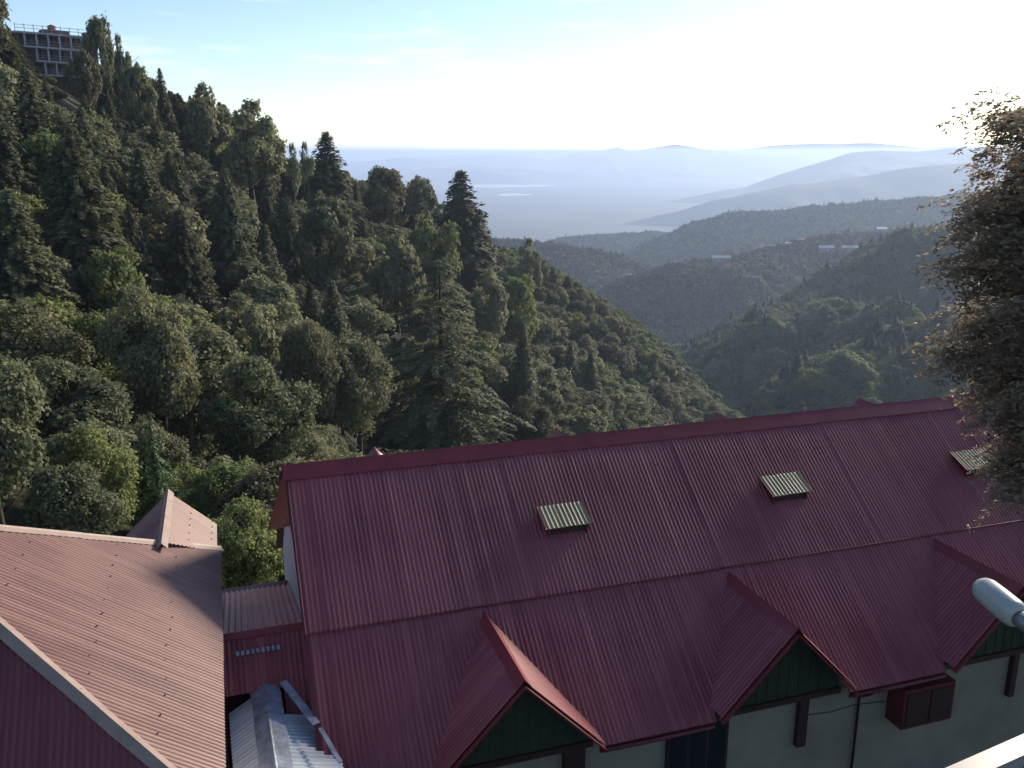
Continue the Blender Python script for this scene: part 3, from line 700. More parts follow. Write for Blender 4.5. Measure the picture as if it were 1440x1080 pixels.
def cap(name, p, q, sa, sb, wd, mat, parent, lift=.03, seg=1.8, wob=.004, roll=0.0):
    """folded ridge flashing from p to q: flanges of width wd down directions sa and sb, in overlapping lengths"""
    p, q, sa, sb = Vector(p), Vector(q), Vector(sa).normalized(), Vector(sb).normalized()
    d = (q - p); L = d.length; d.normalize(); n = max(1, int(round(L / seg))); b = MB(); up = -(sa + sb).normalized()
    random.seed(int(L * 100))
    for i in range(n):
        a0 = p + d * (L * i / n - (.05 if i else 0)); a1 = p + d * (L * (i + 1) / n)
        off = up * (lift + (.004 if i % 2 else 0)); m = 5
        rows = []
        for k in range(m + 1):
            c = a0.lerp(a1, k / m) + off
            j1, j2 = random.uniform(-wob, wob), random.uniform(-wob, wob)
            rows.append([c + sa * (wd + j1) - up * .014, c + sa * .03 + up * .0, c + up * (.012 + roll), c + sb * .03, c + sb * (wd + j2) - up * .014])
        vs = [v for r in rows for v in r]; lo = [v - up * .004 for v in vs]; nn = len(vs)
        fs = []
        for k in range(m):
            for j in range(4):
                A = k * 5 + j; fs.append((A, A + 1, A + 6, A + 5)); fs.append((nn + A, nn + A + 5, nn + A + 6, nn + A + 1))
        for k in range(m):
            fs.append((k*5, (k+1)*5, nn+(k+1)*5, nn+k*5)); fs.append((k*5+4, nn+k*5+4, nn+(k+1)*5+4, (k+1)*5+4))
        for j in range(4):
            fs.append((j, nn+j, nn+j+1, j+1)); fs.append((m*5+j, m*5+j+1, nn+m*5+j+1, nn+m*5+j))
        b.add(vs + lo, fs)
    return b.build(name, mat, parent)

mb = empty('long_building', (R0.x, R0.y, ZB), RZ)
tag(mb, 'long white-walled building under a steep dark red corrugated roof with cross gables', 'building')
def B(al, out, z): return Vector((al, -out, z - ZB))    # along the ridge, out towards the camera, real height
LEN = 21.0; RI = -6.0; EO = 4.98
GA = [3.23, 8.39, 13.55, 18.71]; GR = 2.24; GM = 1.035; GW = 1.45; GO = 5.14
down = Vector((0, -C38, -S38)); downf = Vector((0, C38, -S38))
def lower_max(u):
    v = EO / C38
    for g in GA:
        a = abs(u - g)
        if a < GW - .02: v = min(v, ((GR + a * GM) / T38 + .12) / C38)
    return v
LAP = 2.69 / C38
corr('roof_slope', B(0, 0, RI), (1, 0, 0), down, 0, LEN, lambda u: .02, lambda u: LAP + .1, M['roof'], mb, screws=((.95, .5), (1.9, .5), (2.9, .5)), seed=1)
corr('roof_slope', B(0, 0, RI - .028), (1, 0, 0), down, 0.03, LEN, lambda u: LAP - .12, lower_max, M['roof'], mb, screws=((3.9, .5), (5.0, .5), (6.1, .5)), seed=2)
corr('roof_slope', B(0, 0, RI), (1, 0, 0), downf, 0, LEN, lambda u: .02, lambda u: EO / C38, M['roof'], mb, seed=3, seg=1.5)
b = MB(); b.beam(B(.06, LAP*C38 + .05, RI - (LAP*C38 + .05)*T38 - .006), B(LEN, LAP*C38 + .05, RI - (LAP*C38 + .05)*T38 - .006), .05, .022); b.build('lap_strip', M['maroon'], mb)
rc = cap('ridge_cap', B(-.06, 0, RI + .01), B(LEN, 0, RI + .01), down, downf, .34, M['cap'], mb, lift=.035, seg=2.4)
# rake trim at the left end
b = MB(); b.beam(B(-.0, .1, RI - .10), B(-.0, EO, RI - .10 - (EO - .1) * T38), .02, .07, (1, 0, 0)); b.build('barge_board', M['maroon'], mb)
b = MB(); b.beam(B(-.03, -.1, RI - .12), B(-.03, -EO, RI - .12 - (EO - .1) * T38), .03, .19, (1, 0, 0)); b.build('barge_board', M['maroon'], mb)
# small hipped hood over the gable end
b = MB()
vs = [B(-.02, .0, RI + .02), B(-.05, .85, RI - .85 * T38), B(-.42, -1.0, -7.72), B(-.02, -.95, -7.5), B(-.02, .6, -7.0)]
b.add(vs, [(0, 2, 1), (0, 3, 2), (1, 2, 4), (2, 3, 4), (0, 4, 3), (0, 1, 4)]); b.build('gable_hood', M['barge'], mb)
# walls: gable end and the camera-side front, in one run each
b = MB(); b.prism([B(.03, 4.5, ZB), B(.03, -4.6, ZB), B(.03, -4.6, RI - .12 - 4.6 * T38), B(.03, 0, RI - .14), B(.03, 4.5, RI - .12 - 4.5 * T38)], (.2, 0, 0)); b.build('gable_wall', M['wall_pale'], mb)
b = MB(); b.prism([B(LEN - .3, 4.5, ZB), B(LEN - .3, -4.6, ZB), B(LEN - .3, -4.6, RI - .12 - 4.6 * T38), B(LEN - .3, 0, RI - .14), B(LEN - .3, 4.5, RI - .12 - 4.5 * T38)], (.2, 0, 0)); b.build('gable_wall', M['wall_pale'], mb)
WO = 4.6
b = MB(); b.box(.35, LEN - .31, -WO, -WO + .2, 0, -9.72 - ZB); b.build('front_wall', M['wall'], mb)
b = MB(); b.box(.35, LEN - .31, WO - .2, WO, 0, -9.72 - ZB); b.build('rear_wall', M['wall'], mb)
b = MB(); b.beam(B(.0, EO - .03, -9.97), B(LEN, EO - .03, -9.97), .03, .12); 
# fascia only between the cross gables
b = MB()
edges = [0.0] + [e for g in GA for e in (g - GW, g + GW)] + [LEN]
for a0, a1 in zip(edges[::2], edges[1::2]):
    b.box(a0, a1, -(EO - .02), -(EO - .05), -10.06 - ZB, -9.93 - ZB)
b.build('eave_board', M['maroon'], mb)
def cross_gable(g, side, ridge_z, end, hw, m, mat, seed):
    """side +1: camera side; -1: valley side"""
    o = empty('cross_gable', (0, 0, 0)); o.parent = mb
    start = (RI - ridge_z) / T38
    for s in (-1, 1):
        vd = Vector((s, 0, -m)).normalized(); k = math.sqrt(1 + m * m)
        ud = Vector((0, -side, 0))
        corr('gable_slope', B(g, 0, ridge_z), ud, vd, start, end, lambda u: 0.0,
             lambda u: max(0.01, min(hw, (u * T38 - (RI - ridge_z)) / m + .06)) * k, mat, o, seed=seed + s, seg=.5, amp=.009)
    cap('ridge_cap', B(g, side * (start - .12), ridge_z), B(g, side * (end + .02), ridge_z), (1, 0, -m), (-1, 0, -m), .19, M['cap'], o, lift=.022, seg=1.2)
    for s in (-1, 1):
        b = MB(); b.beam(B(g, side * (end - .0), ridge_z - .085), B(g + s * hw, side * (end - .0), ridge_z - .085 - hw * m), .03, .15, (0, 1, 0)); b.build('barge_board', M['barge'] if side > 0 else M['maroon'], o)
    f = end - .42
    b = MB(); b.prism([B(g - hw + .08, side * f, -9.93), B(g + hw - .08, side * f, -9.93), B(g + hw - .08, side * f, ridge_z - (hw - .08) * m - .03), B(g, side * f, ridge_z - .04), B(g - hw + .08, side * f, ridge_z - (hw - .08) * m - .03)], (0, side * .06, 0))
    gp = b.build('gable_panel', M['green_board'], o)
    b = MB()
    for k in range(1, 12):
        x = g - hw + .08 + k * (2 * hw - .16) / 12; top = ridge_z - abs(x - g) * m - .08
        b.box(x - .012, x + .012, -side * f - .012 if side > 0 else f, -side * f if side > 0 else f + .012, -9.92 - ZB, max(top, -9.9) - ZB)
    b.build('panel_batten', M['green_board'], gp)
    b = MB(); b.box(g - hw + .05, g + hw - .05, -side * f - .05, -side * f + .05, -10.05 - ZB, -9.932 - ZB); b.build('gable_beam', M['dark_wood'], o)
    return o
for i, g in enumerate(GA): cross_gable(g, 1, RI - GR, GO, GW, GM, M['roof'], 20 + 3 * i)
for i, g in enumerate((2.58, 7.75, 12.9, 18.05)): cross_gable(g, -1, -7.58, 5.35, 2.1, 1.0, M['roof_faded'], 50 + 3 * i)
# posts, openings and the box bay on the front wall
def part_box(name, mat, a0, a1, o0, o1, z0, z1, parent=None):
    b = MB(); b.box(a0, a1, -o1, -o0, z0 - ZB, z1 - ZB); return b.build(name, mat, parent or mb)
part_box('post', M['dark_wood'], 8.93, 9.13, WO, WO + .12, -11.12, -10.06)
part_box('post', M['dark_wood'], 14.15, 14.29, WO, WO + .12, -11.1, -10.06)
part_box('post', M['dark_wood'], 4.12, 4.5, WO, WO + .14, -12.9, -10.06)
part_box('post', M['dark_wood'], 19.3, 19.5, WO, WO + .12, -11.1, -10.06)
def opening(a0, a1, z0, z1):
    w_ = part_box('window', M['dark_wood'], a0, a1, WO + .001, WO + .07, z0, z1)
    n = 3
    for k in range(n):
        x0 = a0 + .06 + k * (a1 - a0 - .06) / n
        part_box('pane', M['glass'], x0, x0 + (a1 - a0 - .06) / n - .06, WO + .072, WO + .078, z0 + .08, z1 - .08, w_)
    part_box('sill', M['maroon'], a0 - .04, a1 + .04, WO + .001, WO + .16, z0 - .09, z0 - .01, w_)
opening(6.15, 7.42, -12.2, -10.08)
opening(0.8, 1.7, -12.2, -10.2)
opening(15.9, 17.0, -12.0, -10.1)
bay = part_box('box_bay', M['maroon'], 11.08, 12.3, WO, WO + .45, -10.98, -10.12)
part_box('bay_shutter', M['dark_wood'], 11.15, 11.66, WO + .452, WO + .475, -10.92, -10.2, bay)
part_box('bay_shutter', M['dark_wood'], 11.72, 12.23, WO + .452, WO + .475, -10.92, -10.2, bay)
part_box('plinth', M['concrete'], .35, LEN - .31, WO, WO + .06, -13.4, -12.95)
# half-round gutters under the straight eaves and a cable run across the gables' posts
for a0, a1 in zip(edges[::2], edges[1::2]):
    b = MB(); b.tube([B(a0 + .05, EO + .03, -9.98), B((a0 + a1) / 2, EO + .03, -10.0), B(a1 - .05, EO + .03, -9.99)], .038, 8); b.build('gutter', M['maroon'], mb, smooth=True)
b = MB(); b.tube([B(10.35, EO + .02, -10.02), B(10.35, EO - .1, -10.15), B(10.35, WO + .05, -10.32), B(10.35, WO + .05, -13.2)], .028, 8); b.build('drain_pipe', M['dark_wood'], mb, smooth=True)
b = MB(); b.tube([B(9.14, WO + .02, -10.5), B(9.7, WO + .02, -10.56), B(10.3, WO + .02, -10.52), B(11.07, WO + .02, -10.6)], .007, 5); b.build('cable', M['screw'], mb)
# hooded openings on the roof
def hood(a0, out_top, i):
    """low box lifting a pale corrugated cover, open towards the eave"""
    h = empty('roof_hood', (0, 0, 0)); h.parent = mb
    wdt, lg = 1.0, .62; base = lambda o_: RI - o_ * T38
    o0, o1 = out_top, out_top + .52
    t = R_(24); lift = .07
    p = B(a0, o0, base(o0) + lift); vd = Vector((0, -math.cos(t), -math.sin(t)))
    corr('hood_cover', p, (1, 0, 0), vd, 0, wdt, lambda u: 0, lambda u: lg, M['roof_hood'], h, pitch=.09, amp=.013, seed=70 + i, seg=.3)
    b = MB(); e = lg * math.cos(t); hz = base(o0) + lift - lg * math.sin(t)
    b.prism([B(a0 + .07, o0 + .03, base(o0) - .06), B(a0 + .07, o0 + e - .06, base(o0 + e) - .06), B(a0 + .07, o0 + e - .06, hz - .01), B(a0 + .07, o0 + .03, base(o0) + lift - .03)], (.03, 0, 0))
    b.prism([B(a0 + wdt - .1, o0 + .03, base(o0) - .06), B(a0 + wdt - .1, o0 + e - .06, base(o0 + e) - .06), B(a0 + wdt - .1, o0 + e - .06, hz - .01), B(a0 + wdt - .1, o0 + .03, base(o0) + lift - .03)], (.03, 0, 0))
    b.build('hood_cheek', M['maroon'], h)
    b = MB(); b.box(a0 + .101, a0 + wdt - .101, -(o0 + e - .1), -(o0 + e - .13), base(o0 + e - .1) - .05 - ZB, hz - .03 - ZB); b.build('hood_louvre', M['dark_wood'], h)
    for sx in (0, wdt):
        b = MB(); b.beam(p + Vector((sx, 0, .014)), p + Vector((sx, 0, .014)) + vd * lg, .02, .03); b.build('hood_edge', M['cap'], h)
hood(4.78, 1.30, 0); hood(10.0, 1.26, 1); hood(15.25, 1.26, 2)

# ------------------------------------------------------------------ left hip-roofed house (same axes)
lh = empty('hip_roof_house', (R0.x, R0.y, ZB), RZ)
tag(lh, 'house with faded reddish hip roof, pale ridge flashings and a little rear gable, lower left', 'house')
ZE = -8.0; AE = -1.38; TP = .70; OF, ON = -1.05, 7.15; AP = -5.8; OP = 3.35; ZA = ZE + (AE - AP) * TP
k = math.sqrt(1 + TP * TP)
cp_ = B(AE, 0, ZE); vd = Vector((1, 0, -TP)).normalized()
apex_u = -OP
def hipmin(u):                                          # u = -out ; distance above the eave where the hips cut the slope
    o_ = -u
    t = (o_ - OF) / (OP - OF) if o_ < OP else (ON - o_) / (ON - OP)
    t = max(0.0, min(1.0, t)); return -t * (AE - AP) * k
corr('hip_slope', B(AE, 0, ZE), (0, 1, 0), vd, -ON, -OF, hipmin, lambda u: .02, M['roof_faded'], lh, pitch=.085, amp=.013, seed=81, seg=.5,
     screws=((-.95, .47), (-2.05, .43), (-3.4, .52), (-4.6, .45)))
# camera-side slope (its shade put into a darker paint colour) and the slopes left of the apex
AL = -16.0
sn = (ZA - ZE) / (ON - OP)
vdn = Vector((0, -1, -sn)).normalized(); kn = math.sqrt(1 + sn * sn)
corr('hip_slope', B(0, OP, ZA), (1, 0, 0), vdn, AL, AE, lambda u: 0.0 if u < AP else (u - AP) / (AE - AP) * (ON - OP) * kn, lambda u: (ON - OP) * kn, M['roof_shaded'], lh, pitch=.085, amp=.012, seed=83, seg=.6)
sf = (ZA - ZE) / (OP - OF)
vdf = Vector((0, 1, -sf)).normalized(); kf = math.sqrt(1 + sf * sf)
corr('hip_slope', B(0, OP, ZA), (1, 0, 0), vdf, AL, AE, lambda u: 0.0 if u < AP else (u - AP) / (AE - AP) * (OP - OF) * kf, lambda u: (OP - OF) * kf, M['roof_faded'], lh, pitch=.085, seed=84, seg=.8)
cap('ridge_cap', B(AP, OP, ZA), B(AL, OP, ZA), (0, -1, -sn), (0, 1, -sf), .16, M['cap_faded'], lh)
A0 = B(AP, OP, ZA)
def flange(n, h):
    f = n.cross(h).normalized(); return -f if f.z > 0 else f
cap('hip_flashing', A0, B(AE, OF, ZE), flange(Vector((TP, 0, 1)), B(AE, OF, ZE) - A0), flange(Vector((0, sf, 1)), B(AE, OF, ZE) - A0), .13, M['cap_faded'], lh, lift=.03, seg=1.9, wob=.008)
cap('hip_flashing', A0, B(AE, ON, ZE), flange(Vector((TP, 0, 1)), B(AE, ON, ZE) - A0), flange(Vector((0, -sn, 1)), B(AE, ON, ZE) - A0), .13, M['cap_faded'], lh, lift=.03, seg=1.9, wob=.008)
# rear gable
GZ = -7.15; GAl = -2.38; gw = .93
rg_ = empty('rear_gable', (0, 0, 0)); rg_.parent = lh
corr('gable_slope', B(GAl, 0, GZ), (0, 1, 0), Vector((1, 0, -.93)), -.25, 2.42, lambda u: 0.0, lambda u: min(gw, .93 * (1 if u > .95 else max(.1, (u + .25) / 1.2))) * 1.365, M['roof_faded'], rg_, pitch=.085, seed=91, seg=.4, screws=((.6, .35), (1.15, .35)))
corr('gable_slope', B(GAl, 0, GZ), (0, 1, 0), Vector((-1, 0, -.93)), -.25, 2.42, lambda u: 0.0, lambda u: gw * 1.365, M['roof_faded'], rg_, pitch=.085, seed=92, seg=.4)
cap('ridge_cap', B(GAl, .42, GZ + .01), B(GAl, -2.5, GZ + .01), (1, 0, -.93), (-1, 0, -.93), .14, M['cap_faded'], rg_, lift=.03, seg=1.4, wob=.006)
b = MB(); b.prism([B(GAl - gw + .1, -2.25, ZE - .1), B(GAl + gw - .1, -2.25, ZE - .1), B(GAl, -2.25, GZ - .08)], (0, -.06, 0)); b.build('gable_panel', M['maroon'], rg_)
b = MB(); b.box(AL + .4, AE - .35, -(ON - .4), -(OF + .4), 0, ZE - .12 - ZB); b.build('wall', M['wall_pale'], lh)
b = MB(); b.box(AE - .03, AE + .0, -ON, -OF, ZE - .16 - ZB, ZE - .04 - ZB); b.build('eave_board', M['maroon'], lh)
b = MB(); b.box(GAl - .85, GAl + .85, 1.0, 2.2, 0, ZE - .15 - ZB); b.build('gable_wall', M['wall_pale'], lh)

# ------------------------------------------------------------------ link roof between the two buildings, zinc roof below it
lk = empty('link_shed', (R0.x, R0.y, ZB), RZ)
tag(lk, 'small red roofed passage with sunlit rear slope joining the two red roofed buildings', 'shed')
LR = -8.42; lo_ = 1.88; l0, l1 = -1.5, .02
corr('roof_slope', B(0, lo_, LR), (1, 0, 0), Vector((0, 1, -.30)), l0, l1, lambda u: 0, lambda u: 4.7, M['roof_link_lit'], lk, pitch=.115, amp=.017, seed=101, seg=.8)
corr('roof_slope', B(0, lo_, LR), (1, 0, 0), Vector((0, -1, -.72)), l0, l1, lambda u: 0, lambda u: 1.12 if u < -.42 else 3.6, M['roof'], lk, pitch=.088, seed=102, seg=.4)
cap('ridge_cap', B(l0, lo_, LR + .01), B(l1, lo_, LR + .01), (0, -1, -.72), (0, 1, -.30), .12, M['cap'], lk, lift=.025)
b = MB(); b.box(l0 + .05, l1 - .02, -2.5, 2.6, 0, -9.7 - ZB); b.build('wall', M['maroon'], lk)
b = MB()
for k_ in range(9):
    x = l0 + .31 + k_ * .088
    q = B(x, lo_ + .30, LR - .30 * .72 + .035); b.prism([q, q + Vector((.05, 0, 0)), q + Vector((.055, -.07, -.045)), q + Vector((.0, -.07, -.045))], (0, 0, .012))
b.build('closure_strip', M['zinc_flat'], lk)
zr = empty('zinc_roof', (R0.x, R0.y, ZB), RZ)
tag(zr, 'low galvanised metal roof with folded ridge between the two red roofs, bottom left', 'shed')
zo0, zo1 = 2.72, 7.6; zz = -9.0
cap('ridge_cap', B(-.76, zo0, zz), B(-.62, zo1, zz - .1), (1, 0, -.30), (-1, 0, -.55), .27, M['zinc_flat'], zr, lift=.02, seg=1.25, wob=.016)
corr('metal_roof', B(-.74, zo0 + .8, zz - .07), Vector((.03, -1, -.02)), Vector((1, .25, -.42)), 0, zo1 - zo0 - .8, lambda u: 0, lambda u: 1.15, M['zinc'], zr, pitch=.10, amp=.014, seed=111, seg=.4)
corr('metal_roof', B(-.74, zo0, zz - .08), Vector((.03, -1, -.02)), Vector((-1, 0, -.6)), 0, zo1 - zo0, lambda u: 0, lambda u: .75, M['zinc'], zr, pitch=.10, amp=.012, seed=112, seg=.4)
b = MB(); b.beam(B(-.44, 2.78, -8.97), B(.0, 4.05, -9.06), .13, .02); b.beam(B(.05, 4.15, -9.08), B(.27, 4.95, -9.2), .07, .02); b.build('valley_strip', M['zinc_flat'], zr)
b = MB(); b.box(-1.25, .12, -zo1, -zo0, 0, -9.75 - ZB); b.build('wall', M['dark_wood'], zr)

# ------------------------------------------------------------------ building on the crest (concrete frame with balconies)
hx, hy, hz = at(35, 100, 176); ex, ey, ez = at(147, 100, 186)
fb = empty('balcony_building', (hx, hy, at(60, 104, 176)[2]), math.atan2(ey - hy, ex - hx))
tag(fb, 'three storey concrete building with open balcony frames on the crest, top left corner', 'building')
Wd = math.hypot(ex - hx, ey - hy); FH = at(60, 42, 176)[2] - at(60, 62, 176)[2]; z0 = 0.0
def pb(name, mat, x0, x1, y0, y1, za, zb_, par=None):
    b = MB(); b.box(x0, x1, y0, y1, za, zb_); return b.build(name, mat, par or fb)
pb('rear_wall', M['concrete_dark'], -2, Wd, 2.6, 8, -3, 3 * FH)
for fl_ in range(4):
    x0 = [3.4, 2.2, .4, -.8][fl_]; x1 = [9.5, 11.5, Wd - 1, Wd][fl_]
    pb('floor_slab', M['concrete'], x0 - .15, x1 + .15, -.1, 2.6, fl_ * FH - .16, fl_ * FH + .16)
    if fl_ < 3:
        xx_ = x0 + .3; 
        while xx_ < [9.5, 11.5, Wd][fl_]:
            pb('column', M['concrete'], xx_ - .14, xx_ + .14, .0, .3, fl_ * FH + .16, (fl_ + 1) * FH - .16); xx_ += 2.05
        for t_ in range(int((x1 - x0) / 2.05)):
            cx_ = x0 + .3 + 2.05 * t_ + 1.02
            w_ = pb('window', M['glass'], cx_ - .5, cx_ + .5, 2.52, 2.598, fl_ * FH + 1.0, fl_ * FH + 2.3)
        b = MB()
        for h_ in (.45, .9): b.box(x0, x1, .1, .14, fl_ * FH + .16 + h_, fl_ * FH + .2 + h_)
        b.build('balcony_rail', M['concrete'], fb)
b = MB()
for h_ in (.55, 1.1): b.box(-.8, Wd - 1, .02, .09, 3 * FH + .16 + h_, 3 * FH + .24 + h_)
x_ = -.8
while x_ < Wd - 1: b.box(x_, x_ + .09, .015, .095, 3 * FH + .16, 3 * FH + 1.5); x_ += 1.6
b.build('roof_railing', M['concrete'], fb)
pb('stair_head', M['concrete_dark'], 4.6, 9.2, 1.4, 4.5, 3 * FH + .16, 3 * FH + 1.0)
for nm_, lx, ly, lz, r_, h_, lab in (('water_tank', 6.6, 3, 3 * FH + 1.0, .75, 1.0, 'rusty round water tank on the flat roof of the crest building'),
                                     ('water_tank', 12.1, 1.6, 3 * FH + .16, .5, .8, 'small dark water tank at the right end of the crest building roof')):
    b = MB(); b.tube([(0, 0, 0), (0, 0, h_ * .85), (0, 0, h_)], [r_, r_, r_ * .5], 14)
    o = b.build('tank_body', M['rust'] if r_ > .6 else M['concrete_dark'], None)
    t_ = empty(nm_); t_.location = fb.matrix_basis @ Vector((lx, ly, lz)); o.parent = t_; tag(t_, lab, 'water tank')
    b = MB(); b.tube([(0, 0, h_ + .002), (0, 0, h_ + .08)], r_ * .35, 10); b.build('tank_lid', M['steel'], t_)

# ------------------------------------------------------------------ houses of the far village
def surf_at(reg, px, py):
    A, nv = ridge_pts[reg]; fl_ = A.reshape(-1, 3); F = fl_[:, 1] * cP - fl_[:, 2] * sP
    X = 720 + FPX * fl_[:, 0] / F; Y = 540 - FPX * (fl_[:, 1] * sP + fl_[:, 2] * cP) / F
    i = int(np.argmin((X - px) ** 2 + (Y - py) ** 2)); return fl_[i]
def house(px, py, Y, w_, d_, h_, mat, rz, lab, wallm='concrete', group=None):
    p = ground_hit(px, py) if Y < 400 else surf_at('A1' if Y < 1050 else 'B', px, py)
    o = empty('house', (p[0], p[1], p[2] + 3.0), rz); tag(o, lab, 'house', group)
    b = MB(); b.box(-w_/2, w_/2, -d_/2, d_/2, -8, h_); b.build('wall', M[wallm], o)
    b = MB(); e = .7
    for s in (-1, 1):
        b.prism([(-w_/2 - e, s * (d_/2 + e), h_ - .3), (w_/2 + e, s * (d_/2 + e), h_ - .3), (w_/2 + e, 0, h_ + d_ * .26), (-w_/2 - e, 0, h_ + d_ * .26)], (0, 0, .25))
    b.build('roof', M[mat], o)
    for k_ in range(max(1, int(w_ / 4))):
        x = -w_/2 + 2 + k_ * 4
        b = MB(); b.box(x - .6, x + .6, -d_/2 - .06, -d_/2 - .01, h_ * .35, h_ * .75); b.build('window', M['glass'], o)
house(1160, 357, 1190, 20, 9, 5, 'tin_blue', .1, 'long house with blue-grey metal roof, leftmost in the village cluster')
house(1190, 354, 1180, 26, 10, 5, 'tin_grey', .05, 'widest pale-roofed house in the middle of the village')
house(1196, 338, 1250, 16, 8, 4, 'tin_blue', -.1, 'blue-roofed house above the widest village house')
house(1236, 327, 1270, 15, 9, 5, 'tin_blue', .2, 'bright blue-roofed house highest in the village, under dark trees')
house(1175, 331, 1265, 13, 8, 4, 'tin_red', .0, 'small brownish-roofed house on the ridge among trees')
house(1124, 341, 1215, 11, 7, 4, 'tin_red', .2, 'small house with dull roof on the ridge left of the village')
house(1270, 330, 1270, 17, 9, 5, 'tin_grey', .0, 'greyish house right of the bright blue roof')
house(1285, 349, 1000, 14, 8, 5, 'tin_blue', .1, 'pale blue roof partly behind the near leafy tree')
house(1015, 370, 1125, 24, 9, 4, 'tin_grey', .1, 'long dim roof at the left end of the wooded ridge')
for hpx, hpy, hw_, hm_, hl_ in ((1146, 350, 9, 'tin_grey', 'small grey-roofed hut just left of the long blue-grey house'), (1212, 352, 10, 'tin_blue', 'small blue-roofed house right of the widest village house'),
                          (1223, 339, 11, 'tin_grey', 'grey-roofed house below the brightest blue village roof'), (1104, 347, 10, 'tin_grey', 'lone grey roof at the left of the village ridge'),
                          (1180, 344, 9, 'tin_red', 'rust-coloured roof between the blue house and the ridge trees'), (1085, 352, 8, 'tin_blue', 'tiny bluish roof farthest left on the village ridge')):
    house(hpx, hpy, 1200, hw_, 6, 3, hm_, (hpx % 7) * .06, hl_)
house(881, 391, 1100, 7, 6, 3, 'tin_grey', -.4, 'tiny bright hut where the two wooded ridges meet')
house(757, 479, 262, 6, 4.5, 3, 'tin_blue', .4, 'small blue-roofed hut half hidden among trees on the left slope')

# ------------------------------------------------------------------ near leafy tree at the right edge
def near_tree():
    rg = np.random.default_rng(77); base = Vector((7.75, 11.2, 0)); zb = float(height(7.9, 11.2)[0])
    t = empty('leafy_tree', (base.x, base.y, zb)); tag(t, 'near leafy tree with fine wind-blown brownish foliage filling the right edge', 'tree')
    b = MB(); H = -zb
    tp = [(0, 0, -.3), (.1, .1, H * .35), (-.05, .0, H * .62), (.1, .05, H * .85), (.25, .1, H * 1.02)]; b.tube(tp, [.26, .22, .17, .11, .04], 10)
    tips = []
    for k_ in range(84):
        z = H - 4.4 + 4.6 * (k_ / 84); a = k_ * 2.399 + rg.random() * .5; env = 2.2 * math.sqrt(max(.10, 1 - ((z - (H - 1.5)) / 3.3) ** 2))
        L = env * rg.uniform(.72, 1.0); e = Vector((math.cos(a) * L + .15, math.sin(a) * L, z + .25 * L + rg.normal() * .15)); s_ = Vector((.05, .03, z - .2))
        m_ = s_.lerp(e, .55) + Vector((0, 0, .12 * L)); b.tube([s_, m_, e], [.045, .028, .008], 5)
        for q in range(9):
            f = .3 + .7 * q / 8; c = s_.lerp(m_, f / .55) if f < .55 else m_.lerp(e, (f - .55) / .45); tips.append((c, math.atan2(e.y, e.x), f))
    b.build('trunk', M['bark'], t, smooth=True)
    P, NR, UU = [], [], []
    for c, a, f in tips:
        for tw in range(12):                              # twigs carrying rows of small leaflets, drooping at the end
            aa = a + rg.normal() * .9; L = rg.uniform(.35, .75); d0 = np.array([math.cos(aa), math.sin(aa), rg.normal() * .25]); m = 34
            s_ = np.sort(rg.random(m)); base_ = np.array(c) + rg.normal(size=3) * .12
            p = base_ + d0[None] * (s_ * L)[:, None]; p[:, 2] -= .35 * L * s_ ** 2
            side = np.array([-d0[1], d0[0], 0]); sg = rg.choice([-1, 1], m)[:, None]
            p += side[None] * sg * .045 + rg.normal(size=(m, 3)) * .02
            U = unit(side[None] * sg + d0[None] * .5 + rg.normal(size=(m, 3)) * .3 + np.array([0, 0, -.25])); n_ = unit(rg.normal(size=(m, 3)) * .5 + np.array([0, 0, 1])); V = unit(np.cross(n_, U))
            P.append(p); UU.append(U * rg.uniform(.034, .06, (m, 1))); NR.append(V * rg.uniform(.012, .021, (m, 1)))
    me = quads('crown', np.concatenate(P), np.concatenate(UU), np.concatenate(NR), M['leaf_near'])
    c = bpy.data.objects.new('crown', me); col.objects.link(c); c.parent = t
near_tree()

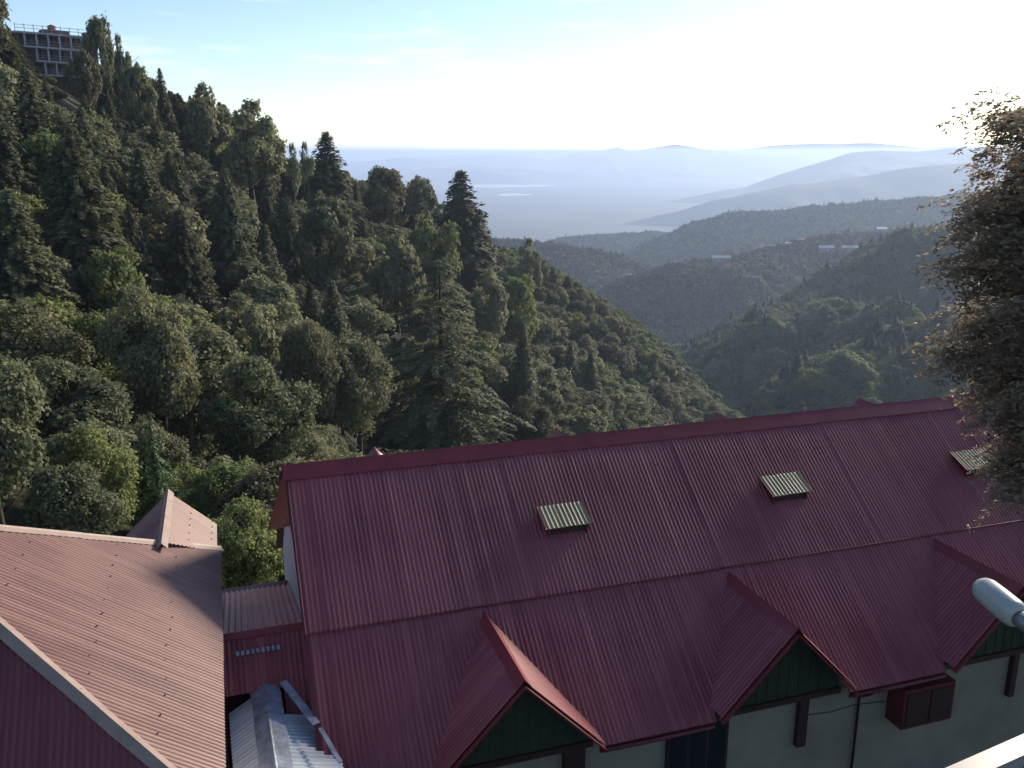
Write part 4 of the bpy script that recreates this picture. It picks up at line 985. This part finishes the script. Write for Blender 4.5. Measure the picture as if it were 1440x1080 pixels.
# ------------------------------------------------------------------ lamp and handrail beside the camera
lp = empty('outdoor_lamp', at(1462, 880, 2.9)); tag(lp, 'white capsule shaped outdoor lamp reaching in from the right edge over the roof', 'lamp')
a_, b_ = Vector(at(1385, 829, 2.95)), Vector(at(1424, 861, 2.8)); ax = (b_ - a_).normalized(); o_ = lp.location
b = MB(); L = (b_ - a_).length; r_ = .048
prof = [(-.052, .006), (-.046, .011), (-.034, .012), (-.032, .018), (-.026, .032), (-.012, .042), (.01, r_), (L * .5, r_ * 1.04), (L, r_ * 1.03), (L + .02, r_ * .97), (L + .036, r_ * .7)]
b.tube([a_ - o_ + ax * s for s, _ in prof], [q for _, q in prof], 24); b.build('lamp_tube', M['opal'], lp, smooth=True)
b = MB(); e_ = b_ + ax * .034 - o_; b.tube([e_, e_ + ax * .05, e_ + ax * .06], [.03, .03, .02], 16); b.build('lamp_socket', M['steel'], lp, smooth=True)
b = MB(); b.tube([e_ + ax * .058, e_ + ax * .12 + Vector((.03, 0, .02)), e_ + Vector((.35, -.1, .0)), e_ + Vector((.6, -.6, -.3))], .012, 8); b.build('lamp_bracket', M['steel'], lp, smooth=True)
hr = empty('handrail', (1.2, 1.3, -1.9)); tag(hr, 'white painted metal handrail crossing the bottom right corner', 'handrail')
p_, q_ = Vector(at(1300, 1117, 1.62)), Vector(at(1560, 1000, 1.95)); h0 = hr.location; dd = (q_ - p_)
b = MB(); b.beam(p_ - dd * .8 - h0, q_ + dd * .6 - h0, .05, .032); b.build('rail', M['white_paint'], hr)
for f_ in (-.6, 1.35):
    c_ = p_ + dd * f_ - h0; b = MB(); b.box(c_.x - .015, c_.x + .015, c_.y - .015, c_.y + .015, c_.z - 1.1, c_.z - .018); b.build('post', M['white_paint'], hr)

# ------------------------------------------------------------------ air
vm = bpy.data.materials.new('valley_haze'); vm.use_nodes = True; vt = vm.node_tree; vt.nodes.clear()
vo = vt.nodes.new('ShaderNodeOutputMaterial'); pv = vt.nodes.new('ShaderNodeVolumePrincipled')
pv.inputs['Color'].default_value = (.57, .72, 1.0, 1); pv.inputs['Density'].default_value = 1.3e-4; pv.inputs['Anisotropy'].default_value = .36
vt.links.new(pv.outputs[0], vo.inputs['Volume'])
b = MB(); b.box(-42000, 42000, -3000, 42000, PZ - 24, 62); hz_ = b.build('haze', vm); tag(hz_, kind='stuff', label='pale blue haze filling the valley air', cat='haze')
